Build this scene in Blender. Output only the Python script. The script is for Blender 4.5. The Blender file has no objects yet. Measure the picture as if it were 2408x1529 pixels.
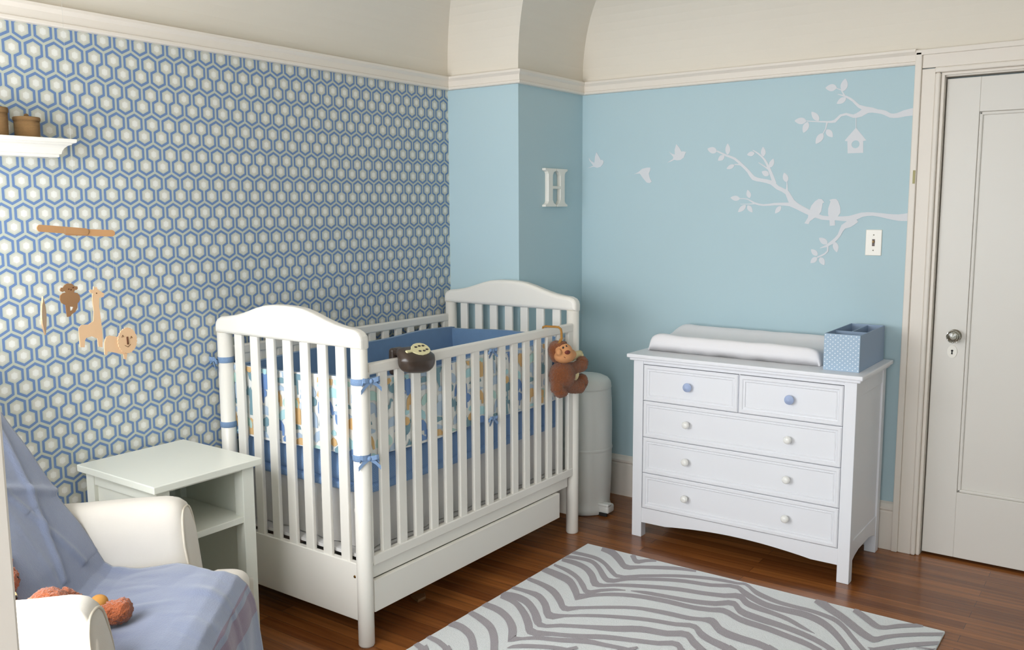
import bpy, bmesh, math, random
from mathutils import Vector, Matrix, noise
random.seed(7)
S = bpy.context.scene
COL = S.collection
PI = math.pi
# ---------------------------------------------------------------- camera
F_PX, W_PX = 2116.0, 2408.0
YAW, PITCH, ROLL = math.radians(35.798), math.radians(7.333), math.radians(0.292)
cd = bpy.data.cameras.new('camera'); cam = bpy.data.objects.new('camera', cd); COL.objects.link(cam)
cd.sensor_width = 36.0; cd.lens = 36.0*F_PX/W_PX; cd.clip_start = 0.05
fwd = Vector((-math.sin(YAW)*math.cos(PITCH), math.cos(YAW)*math.cos(PITCH), -math.sin(PITCH)))
rgt = Vector((math.cos(YAW), math.sin(YAW), 0)); dwn = fwd.cross(rgt)
cr, sr = math.cos(ROLL), math.sin(ROLL)
r2 = rgt*cr + dwn*sr; d2 = rgt*(-sr) + dwn*cr
M = Matrix((r2, -d2, -fwd)).transposed().to_4x4(); M.translation = Vector((0, 0, 1.5))
cam.matrix_world = M
S.camera = cam
# ---------------------------------------------------------------- world, sun, daylight, added fill, exposure
S.view_settings.view_transform = 'Standard'; S.view_settings.look = 'None'
S.view_settings.gamma = 1.0; S.view_settings.use_curve_mapping = False
S.view_settings.exposure = 0.0
S.cycles.max_bounces = 8; S.cycles.diffuse_bounces = 6; S.cycles.glossy_bounces = 3
S.cycles.sample_clamp_indirect = 6.0
wd = bpy.data.worlds.new('world'); S.world = wd; wd.use_nodes = True
wd.node_tree.nodes['Background'].inputs[0].default_value = (0.80, 0.90, 1.0, 1)
wd.node_tree.nodes['Background'].inputs[1].default_value = 1.6
def light(name, kind, loc, direction, energy, color, **kw):
    l = bpy.data.lights.new(name, kind); l.energy = energy; l.color = color
    for k, v in kw.items(): setattr(l, k, v)
    o = bpy.data.objects.new(name, l); COL.objects.link(o); o.location = loc
    o.rotation_euler = Vector(direction).to_track_quat('-Z', 'Y').to_euler()
    return o
light('sun', 'SUN', (-2, -3, 6), (-0.06, 0.43, -1.0), 15.0, (1.0, 0.95, 0.86), angle=0.009)
# daylight through the window beside the chair and fill from an unseen window added in the entry alcove
light('daylight_and_fill', 'AREA', (-2.05, 0.24, 1.42), (0.22, 1, -0.10), 56.0, (0.97, 0.98, 1.0), shape='RECTANGLE', size=1.45, size_y=1.15)
light('daylight_and_fill', 'AREA', (-0.15, -1.10, 1.45), (-0.25, 1, -0.12), 48.0, (0.97, 0.98, 1.0), shape='RECTANGLE', size=1.2, size_y=1.2)  # added fill lamp behind the camera, lights the dresser front

# ---------------------------------------------------------------- helpers
def lin(c):
    c = c/255.0
    return c/12.92 if c <= 0.04045 else ((c+0.055)/1.055)**2.4
def rgb(r, g, b): return (lin(r), lin(g), lin(b), 1)
MATS = {}
def mat(name, col, rough=0.5, bump=None, noise_amt=None, spec=None, sheen=0, metal=0, trans=0):
    m = bpy.data.materials.new(name); m.use_nodes = True; nt = m.node_tree
    b = nt.nodes['Principled BSDF']
    b.inputs['Base Color'].default_value = rgb(*col); b.inputs['Roughness'].default_value = rough
    b.inputs['Metallic'].default_value = metal
    if spec is not None: b.inputs['Specular IOR Level'].default_value = spec
    if sheen: b.inputs['Sheen Weight'].default_value = sheen
    if trans: b.inputs['Transmission Weight'].default_value = trans
    tc = nt.nodes.new('ShaderNodeTexCoord')
    if noise_amt:
        sc, amt = noise_amt
        n = nt.nodes.new('ShaderNodeTexNoise'); n.inputs['Scale'].default_value = sc; n.inputs['Detail'].default_value = 4
        nt.links.new(tc.outputs['Object'], n.inputs['Vector'])
        mr = nt.nodes.new('ShaderNodeMapRange'); mr.inputs['To Min'].default_value = 1-amt; mr.inputs['To Max'].default_value = 1+amt
        nt.links.new(n.outputs['Fac'], mr.inputs['Value'])
        mx = nt.nodes.new('ShaderNodeVectorMath'); mx.operation = 'SCALE'
        mx.inputs[0].default_value = rgb(*col)[:3]
        nt.links.new(mr.outputs[0], mx.inputs['Scale']); nt.links.new(mx.outputs[0], b.inputs['Base Color'])
    if bump:
        sc, st, di = bump
        n = nt.nodes.new('ShaderNodeTexNoise'); n.inputs['Scale'].default_value = sc; n.inputs['Detail'].default_value = 3
        nt.links.new(tc.outputs['Object'], n.inputs['Vector'])
        bp = nt.nodes.new('ShaderNodeBump'); bp.inputs['Strength'].default_value = st; bp.inputs['Distance'].default_value = di
        nt.links.new(n.outputs['Fac'], bp.inputs['Height']); nt.links.new(bp.outputs[0], b.inputs['Normal'])
    MATS[name] = m
    return m
def mnode(nt, op, a, b=None, c=None):
    n = nt.nodes.new('ShaderNodeMath'); n.operation = op
    for i, v in enumerate((a, b, c)):
        if v is None: continue
        if isinstance(v, (int, float)): n.inputs[i].default_value = v
        else: nt.links.new(v, n.inputs[i])
    return n.outputs[0]

class MB:
    """collects shapes, links them as ONE mesh object"""
    def __init__(s): s.b = bmesh.new()
    def _mi(s, n0, mi):
        s.b.faces.ensure_lookup_table()
        for f in s.b.faces[n0:]: f.material_index = mi
    def box(s, a, b, bev=0.0, seg=2, mi=0):
        n0 = len(s.b.faces)
        a = Vector(a); b = Vector(b)
        lo = Vector(map(min, a, b)); hi = Vector(map(max, a, b))
        t = bmesh.new(); bmesh.ops.create_cube(t, size=1)
        for v in t.verts: v.co = Vector([lo[i] + (v.co[i]+0.5)*(hi[i]-lo[i]) for i in range(3)])
        if bev > 0:
            bev = min(bev, 0.45*min(hi-lo))
            bmesh.ops.bevel(t, geom=t.edges[:], offset=bev, segments=seg, profile=0.5, affect='EDGES')
        s.merge(t, mi); return s
    def merge(s, t, mi=0, M=None):
        vs = [s.b.verts.new(M @ v.co if M else v.co) for v in t.verts]
        t.verts.index_update()
        for f in t.faces:
            try: nf = s.b.faces.new([vs[v.index] for v in f.verts]); nf.material_index = mi; nf.smooth = f.smooth
            except ValueError: pass
        t.free()
    def tube(s, pts, r, seg=12, caps=True, mi=0, flat=(1, 1)):
        pts = [Vector(p) for p in pts]
        rs = r if isinstance(r, (list, tuple)) else [r]*len(pts)
        rings = []; up = Vector((0, 0, 1))
        t0 = (pts[1]-pts[0]).normalized()
        if abs(t0.dot(up)) > 0.95: up = Vector((0, 1, 0))
        nrm = (up - t0*up.dot(t0)).normalized()
        for i, p in enumerate(pts):
            t = (pts[min(i+1, len(pts)-1)] - pts[max(i-1, 0)]).normalized()
            nrm = (nrm - t*nrm.dot(t)).normalized(); bn = t.cross(nrm)
            rings.append([s.b.verts.new(p + (nrm*math.cos(2*PI*k/seg)*flat[0] + bn*math.sin(2*PI*k/seg)*flat[1])*rs[i]) for k in range(seg)])
        for a, b in zip(rings, rings[1:]):
            for k in range(seg):
                f = s.b.faces.new((a[k], a[(k+1) % seg], b[(k+1) % seg], b[k])); f.smooth = True; f.material_index = mi
        if caps:
            f = s.b.faces.new(rings[0][::-1]); f.material_index = mi
            f = s.b.faces.new(rings[-1]); f.material_index = mi
        return s
    def lathe(s, prof, loc=(0, 0, 0), axis='Z', seg=32, mi=0, rot=None):
        n = len(prof); loc = Vector(loc); rings = []
        R = rot or {'Z': Matrix.Identity(3), 'X': Matrix.Rotation(PI/2, 3, 'Y'), '-Y': Matrix.Rotation(PI/2, 3, 'X'), '-X': Matrix.Rotation(-PI/2, 3, 'Y')}[axis]
        for r, z in prof:
            if r < 1e-6: rings.append([s.b.verts.new(loc + R @ Vector((0, 0, z)))])
            else: rings.append([s.b.verts.new(loc + R @ Vector((r*math.cos(2*PI*k/seg), r*math.sin(2*PI*k/seg), z))) for k in range(seg)])
        for a, b in zip(rings, rings[1:]):
            for k in range(seg):
                q = [a[k % len(a)], a[(k+1) % len(a)], b[(k+1) % len(b)], b[k % len(b)]]
                q2 = []
                for v in q:
                    if v not in q2: q2.append(v)
                if len(q2) > 2:
                    f = s.b.faces.new(q2); f.smooth = True; f.material_index = mi
        return s
    def prism(s, pts, a, b, axis='Y', bev=0, mi=0, seg=2):
        """outline pts (2D) extruded from a to b along axis"""
        t = bmesh.new()
        def P(p, d):
            if axis == 'Y': return (p[0], d, p[1])
            if axis == 'X': return (d, p[0], p[1])
            return (p[0], p[1], d)
        A = [t.verts.new(P(p, a)) for p in pts]; B = [t.verts.new(P(p, b)) for p in pts]
        n = len(pts)
        fa = t.faces.new(A); fb = t.faces.new(B[::-1])
        for i in range(n): t.faces.new((A[i], B[i], B[(i+1) % n], A[(i+1) % n]))
        bmesh.ops.recalc_face_normals(t, faces=t.faces)
        if bev > 0:
            es = list(fa.edges)+list(fb.edges)
            bmesh.ops.bevel(t, geom=es, offset=bev, segments=seg, profile=0.5, affect='EDGES')
        s.merge(t, mi); return s
    def grid(s, fn, nu, nv, mi=0, smooth=True, mif=None):
        vs = [[s.b.verts.new(fn(i/nu, j/nv)) for j in range(nv+1)] for i in range(nu+1)]
        for i in range(nu):
            for j in range(nv):
                f = s.b.faces.new((vs[i][j], vs[i+1][j], vs[i+1][j+1], vs[i][j+1])); f.smooth = smooth
                f.material_index = mif(i/nu, j/nv) if mif else mi
        return s
    def blob(s, c, r, M=None, e=1.0, seg=24, mi=0, nz=0, nsc=30):
        """superellipsoid"""
        c = Vector(c); t = bmesh.new(); bmesh.ops.create_uvsphere(t, u_segments=seg, v_segments=seg//2+2, radius=1)
        for v in t.verts:
            p = v.co.copy()
            if e != 1.0:
                k = (abs(p.x)**(2/e)+abs(p.y)**(2/e)+abs(p.z)**(2/e))**(-e/2); p *= k
            p = Vector((p.x*r[0], p.y*r[1], p.z*r[2]))
            if nz: p += v.co.normalized()*nz*noise.noise(p*nsc)
            v.co = c + (M @ p if M else p)
        for f in t.faces: f.smooth = True
        s.merge(t, mi); return s
    def sweep(s, path, prof, mi=0, smooth=False):
        """profile (d,z) swept round a plan path of (x,y,nx,ny): nx,ny the miter direction into the room"""
        rows = [[s.b.verts.new((x+nx*d, y+ny*d, z)) for d, z in prof] for x, y, nx, ny in path]
        for a, b in zip(rows, rows[1:]):
            for k in range(len(prof)-1):
                f = s.b.faces.new((a[k], a[k+1], b[k+1], b[k])); f.smooth = smooth; f.material_index = mi
        for row in (rows[0], rows[-1]):
            try: s.b.faces.new(row).material_index = mi
            except ValueError: pass
        return s
    def build(s, name, mats, parent=None, loc=None, recalc=True, smooth_angle=None):
        if recalc: bmesh.ops.recalc_face_normals(s.b, faces=s.b.faces)
        me = bpy.data.meshes.new(name); s.b.to_mesh(me); s.b.free()
        for m in (mats if isinstance(mats, (list, tuple)) else [mats]): me.materials.append(MATS[m] if isinstance(m, str) else m)
        o = bpy.data.objects.new(name, me); COL.objects.link(o)
        if loc is not None:
            L = Vector(loc); me.transform(Matrix.Translation(-L)); o.location = L
        if parent is not None:
            o.parent = parent
            par = parent; off = Vector((0, 0, 0))
            while par is not None: off += par.location; par = par.parent
            me.transform(Matrix.Translation(-off))
        return o
def tag(o, label, cat, group=None, kind=None):
    if label: o['label'] = label
    if cat: o['category'] = cat
    if group: o['group'] = group
    if kind: o['kind'] = kind
    return o
def thing(name, label, cat, loc, group=None):
    o = bpy.data.objects.new(name, None); COL.objects.link(o); o.location = loc; o.empty_display_size = 0.05
    return tag(o, label, cat, group)
def struct(o): o['kind'] = 'structure'; return o
def subsurf(o, n=1):
    m = o.modifiers.new('subsurf', 'SUBSURF'); m.levels = n; m.render_levels = n; return o

# ---------------------------------------------------------------- materials
mat('white_trim', (227, 219, 208), 0.45, noise_amt=(3, .02))
mat('cream_plaster', (222, 215, 202), 0.9, bump=(60, .15, .002), noise_amt=(2, .02))
mat('blue_paint', (180, 204, 211), 0.8, bump=(220, .12, .001), noise_amt=(1.5, .02))
mat('decal_white', (216, 218, 222), 0.7)
mat('crib_white', (235, 231, 222), 0.32)
mat('dresser_white', (231, 232, 236), 0.35)
mat('door_white', (220, 216, 208), 0.4, noise_amt=(4, .015))
mat('table_white', (226, 227, 216), 0.28)
mat('bin_white', (222, 222, 216), 0.4)
mat('dark_gap', (40, 36, 34), 0.9)
mat('blue_knob', (174, 190, 224), 0.2)
mat('white_knob', (238, 237, 232), 0.2)
mat('terry_white', (233, 231, 233), 0.95, bump=(300, .22, .002), sheen=.2)
mat('blue_cloth', (110, 142, 176), 0.9, bump=(90, .25, .002), noise_amt=(25, .08), sheen=.2)
mat('ribbon_blue', (120, 146, 180), 0.85, noise_amt=(300, .25))
mat('skirt_white', (214, 212, 210), 0.95, bump=(12, .2, .01))
mat('cream_fabric', (216, 209, 198), 0.95, bump=(420, .3, .001), noise_amt=(14, .03), sheen=.1)
mat('cream_piping', (214, 205, 188), 0.9)
mat('throw_blue', (124, 133, 158), 1.0, bump=(260, .5, .002), noise_amt=(60, .05), sheen=.5)
mat('throw_mauve', (122, 104, 124), 1.0, bump=(260, .5, .002), noise_amt=(60, .05), sheen=.4)
mat('device_brown', (66, 54, 46), 0.28, noise_amt=(50, .08))
mat('device_cream', (226, 218, 170), 0.4)
mat('plush_brown', (132, 74, 36), 1.0, bump=(260, 1.0, .006), noise_amt=(220, .35), sheen=.3)
mat('plush_orange', (176, 92, 48), 1.0, bump=(240, 1.0, .006), noise_amt=(200, .3), sheen=.4)
mat('plush_tan', (206, 146, 98), .9, bump=(200, .3, .002))
mat('plush_cream', (224, 208, 160), .95, bump=(200, .5, .003))
mat('pad_tan', (186, 132, 62), .9)
mat('nose_red', (110, 42, 26), .6)
mat('bead_black', (20, 16, 14), .2)
mat('tan_cord', (164, 118, 56), .9)
mat('wood_light', (222, 184, 144), .55, noise_amt=(18, .06))
mat('wood_mid', (178, 134, 90), .55, noise_amt=(22, .1))
mat('wood_dark', (146, 108, 72), .55, noise_amt=(22, .1))
mat('burnt_line', (92, 52, 26), .8)
mat('thread_clear', (190, 192, 190), .3)
mat('brass', (120, 104, 70), .3, metal=1)
mat('nickel', (150, 142, 126), .28, metal=1)
mat('ivory', (236, 232, 222), .35)
mat('toggle_tan', (150, 118, 62), .4)
mat('old_paint', (168, 160, 112), .6)
mat('bolt_brass', (140, 100, 50), .3, metal=1)
mat('rug_light', (230, 233, 233), 1.0, bump=(320, .8, .004), noise_amt=(150, .06))
mat('rug_grey', (170, 164, 168), 1.0, bump=(320, .8, .004), noise_amt=(150, .06))
mat('wedge_clear', (120, 84, 48), .3)
mat('chair_wood', (70, 44, 28), .4)
glass = mat('knob_glass', (240, 242, 238), .08, trans=1.0)

def wicker():
    m = mat('wicker', (176, 124, 66), .75); nt = m.node_tree; b = nt.nodes['Principled BSDF']
    tc = nt.nodes.new('ShaderNodeTexCoord'); w = nt.nodes.new('ShaderNodeTexWave'); w.bands_direction = 'Z'
    w.inputs['Scale'].default_value = 75; w.inputs['Distortion'].default_value = 5; w.inputs['Detail Scale'].default_value = 40
    nt.links.new(tc.outputs['Object'], w.inputs['Vector'])
    r = nt.nodes.new('ShaderNodeValToRGB'); r.color_ramp.elements[0].color = rgb(160, 114, 62); r.color_ramp.elements[1].color = rgb(222, 176, 114)
    nt.links.new(w.outputs['Fac'], r.inputs[0]); nt.links.new(r.outputs[0], b.inputs['Base Color'])
    bp = nt.nodes.new('ShaderNodeBump'); bp.inputs['Distance'].default_value = .003; nt.links.new(w.outputs['Fac'], bp.inputs['Height']); nt.links.new(bp.outputs[0], b.inputs['Normal'])
wicker()
def wallpaper():
    m = mat('hexagon_wallpaper', (200, 200, 190), .6); nt = m.node_tree; b = nt.nodes['Principled BSDF']
    tc = nt.nodes.new('ShaderNodeTexCoord'); sp = nt.nodes.new('ShaderNodeSeparateXYZ')
    nt.links.new(tc.outputs['Object'], sp.inputs[0])
    n = lambda op, a, b=None, c=None: mnode(nt, op, a, b, c)
    Wd, P, D = WP_W, WP_P, .0415
    a, zt, sl, bb, t = WP_W*.381, WP_W*.4506, .55, WP_W*.119, WP_W*.063
    u = n('SUBTRACT', sp.outputs['Y'], WP_Y0)
    u = n('ADD', u, Wd*0.5)
    u = n('SUBTRACT', n('MODULO', n('ADD', u, Wd*200), Wd), Wd*0.5)
    x = n('ABSOLUTE', u)                                    # 0 .. W/2
    v = n('SUBTRACT', sp.outputs['Z'], WP_Z0)               # pair row midpoint
    v = n('SUBTRACT', n('MODULO', n('ADD', v, P*100.5), P), P*0.5)
    x2 = n('SUBTRACT', Wd*0.5, x)
    norm = 1/math.sqrt(1+sl*sl)
    def hexd(xx, zz):
        return n('MAXIMUM', n('SUBTRACT', xx, a), n('MULTIPLY', n('SUBTRACT', n('ADD', n('MULTIPLY', xx, sl), n('ABSOLUTE', zz)), zt), norm))
    ds = []
    for k in (-1, 0, 1):
        vk = n('ADD', v, k*P) if k else v
        fU = hexd(x, n('SUBTRACT', vk, D/2)); fL = hexd(x2, n('ADD', vk, D/2))
        rU = n('LESS_THAN', n('ABSOLUTE', fU), t); rL = n('LESS_THAN', n('ABSOLUTE', fL), t)
        oU = n('MULTIPLY', n('MULTIPLY', n('LESS_THAN', x, bb-t), n('LESS_THAN', vk, 0.002)), n('GREATER_THAN', vk, -.036))
        oL = n('MULTIPLY', n('MULTIPLY', n('LESS_THAN', x2, bb-t), n('GREATER_THAN', vk, -0.002)), n('LESS_THAN', vk, .036))
        line = n('MULTIPLY', n('MAXIMUM', rU, rL), n('SUBTRACT', 1, n('MAXIMUM', oU, oL)))
        ds.append((line, n('MINIMUM', fU, fL)))
    line = n('MAXIMUM', n('MAXIMUM', ds[0][0], ds[1][0]), ds[2][0])
    f = n('MINIMUM', n('MINIMUM', ds[0][1], ds[1][1]), ds[2][1])
    mr = nt.nodes.new('ShaderNodeMapRange'); mr.inputs['From Min'].default_value = -.026; mr.inputs['From Max'].default_value = 0
    nt.links.new(f, mr.inputs['Value'])
    r = nt.nodes.new('ShaderNodeValToRGB'); e = r.color_ramp.elements
    e[0].position = 0; e[0].color = rgb(230, 230, 224); e[1].position = .36; e[1].color = rgb(224, 224, 217)
    for p, c in ((.43, (206, 204, 193)), (.64, (200, 199, 187)), (.72, (186, 191, 177)), (1.0, (184, 190, 177))):
        q = e.new(p); q.color = rgb(*c)
    nt.links.new(mr.outputs[0], r.inputs[0])
    mx = nt.nodes.new('ShaderNodeMix'); mx.data_type = 'RGBA'
    nt.links.new(line, mx.inputs['Factor']); nt.links.new(r.outputs[0], mx.inputs['A']); mx.inputs['B'].default_value = rgb(104, 131, 174)
    nt.links.new(mx.outputs['Result'], b.inputs['Base Color'])
WP_W, WP_P, WP_Y0, WP_Z0 = 0.06627, 0.1017, 1.4159, 1.9823
wallpaper()
def floorwood():
    m = mat('oak_floor', (120, 66, 30), .22); nt = m.node_tree; b = nt.nodes['Principled BSDF']
    tc = nt.nodes.new('ShaderNodeTexCoord')
    br = nt.nodes.new('ShaderNodeTexBrick'); br.offset = .37; br.inputs['Scale'].default_value = 1
    br.inputs['Brick Width'].default_value = 1.3; br.inputs['Row Height'].default_value = .057; br.inputs['Mortar Size'].default_value = .0006
    br.inputs['Color1'].default_value = rgb(156, 97, 49); br.inputs['Color2'].default_value = rgb(120, 70, 34); br.inputs['Mortar'].default_value = rgb(52, 26, 12)
    nt.links.new(tc.outputs['Object'], br.inputs['Vector'])
    mp = nt.nodes.new('ShaderNodeMapping'); mp.inputs['Scale'].default_value = (2.5, 60, 1); nt.links.new(tc.outputs['Object'], mp.inputs['Vector'])
    ns = nt.nodes.new('ShaderNodeTexNoise'); ns.inputs['Scale'].default_value = 1; ns.inputs['Detail'].default_value = 6; nt.links.new(mp.outputs[0], ns.inputs['Vector'])
    mx = nt.nodes.new('ShaderNodeMix'); mx.data_type = 'RGBA'; mx.blend_type = 'MULTIPLY'; mx.inputs['Factor'].default_value = .6
    rp = nt.nodes.new('ShaderNodeValToRGB'); rp.color_ramp.elements[0].position = .3; rp.color_ramp.elements[0].color = (.45, .4, .35, 1); rp.color_ramp.elements[1].position = .7; rp.color_ramp.elements[1].color = (1.15, 1.1, 1.05, 1)
    nt.links.new(ns.outputs['Fac'], rp.inputs[0]); nt.links.new(br.outputs['Color'], mx.inputs['A']); nt.links.new(rp.outputs[0], mx.inputs['B'])
    nt.links.new(mx.outputs['Result'], b.inputs['Base Color'])
floorwood()
def gingham(name, c1, c2, s):
    m = mat(name, c1, .9); nt = m.node_tree; b = nt.nodes['Principled BSDF']
    tc = nt.nodes.new('ShaderNodeTexCoord'); ck = nt.nodes.new('ShaderNodeTexChecker'); ck.inputs['Scale'].default_value = s
    ck.inputs['Color1'].default_value = rgb(*c1); ck.inputs['Color2'].default_value = rgb(*c2)
    nt.links.new(tc.outputs['Object'], ck.inputs['Vector']); nt.links.new(ck.outputs['Color'], b.inputs['Base Color'])
gingham('gingham_blue', (150, 180, 216), (126, 158, 200), 260)
def dotty():
    m = mat('polka_dot_blue', (140, 172, 206), .7); nt = m.node_tree; b = nt.nodes['Principled BSDF']
    tc = nt.nodes.new('ShaderNodeTexCoord'); sp = nt.nodes.new('ShaderNodeSeparateXYZ'); nt.links.new(tc.outputs['Object'], sp.inputs[0])
    n = lambda op, a, b=None, c=None: mnode(nt, op, a, b, c)
    h = n('ADD', sp.outputs['X'], sp.outputs['Y']); z = sp.outputs['Z']; s = .0200
    def dots(oh, oz):
        a = n('SUBTRACT', n('MODULO', n('ADD', h, 20*s*10+oh), s), s/2); c = n('SUBTRACT', n('MODULO', n('ADD', z, s*100+oz), s*.9), s*.45)
        return n('LESS_THAN', n('ADD', n('MULTIPLY', a, a), n('MULTIPLY', c, c)), 0.0023**2)
    d = n('MAXIMUM', dots(0, 0), dots(s/2, s*.45))
    mx = nt.nodes.new('ShaderNodeMix'); mx.data_type = 'RGBA'; nt.links.new(d, mx.inputs['Factor'])
    mx.inputs['A'].default_value = rgb(164, 186, 206); mx.inputs['B'].default_value = rgb(228, 234, 240); nt.links.new(mx.outputs['Result'], b.inputs['Base Color'])
dotty()
mat('box_blue', (150, 170, 194), .7)
for nm, c in dict(pt_ground=(234, 234, 230), pt_aqua=(176, 214, 220), pt_sky=(176, 194, 212), pt_royal=(112, 144, 192), pt_tan=(214, 178, 126), pt_teal=(124, 156, 168), pt_pale=(200, 210, 220), pt_mint=(182, 212, 206)).items():
    mat(nm, c, .9)
PT = ['pt_ground', 'pt_aqua', 'pt_sky', 'pt_royal', 'pt_tan', 'pt_teal', 'pt_pale', 'pt_mint', 'blue_cloth']
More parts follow.
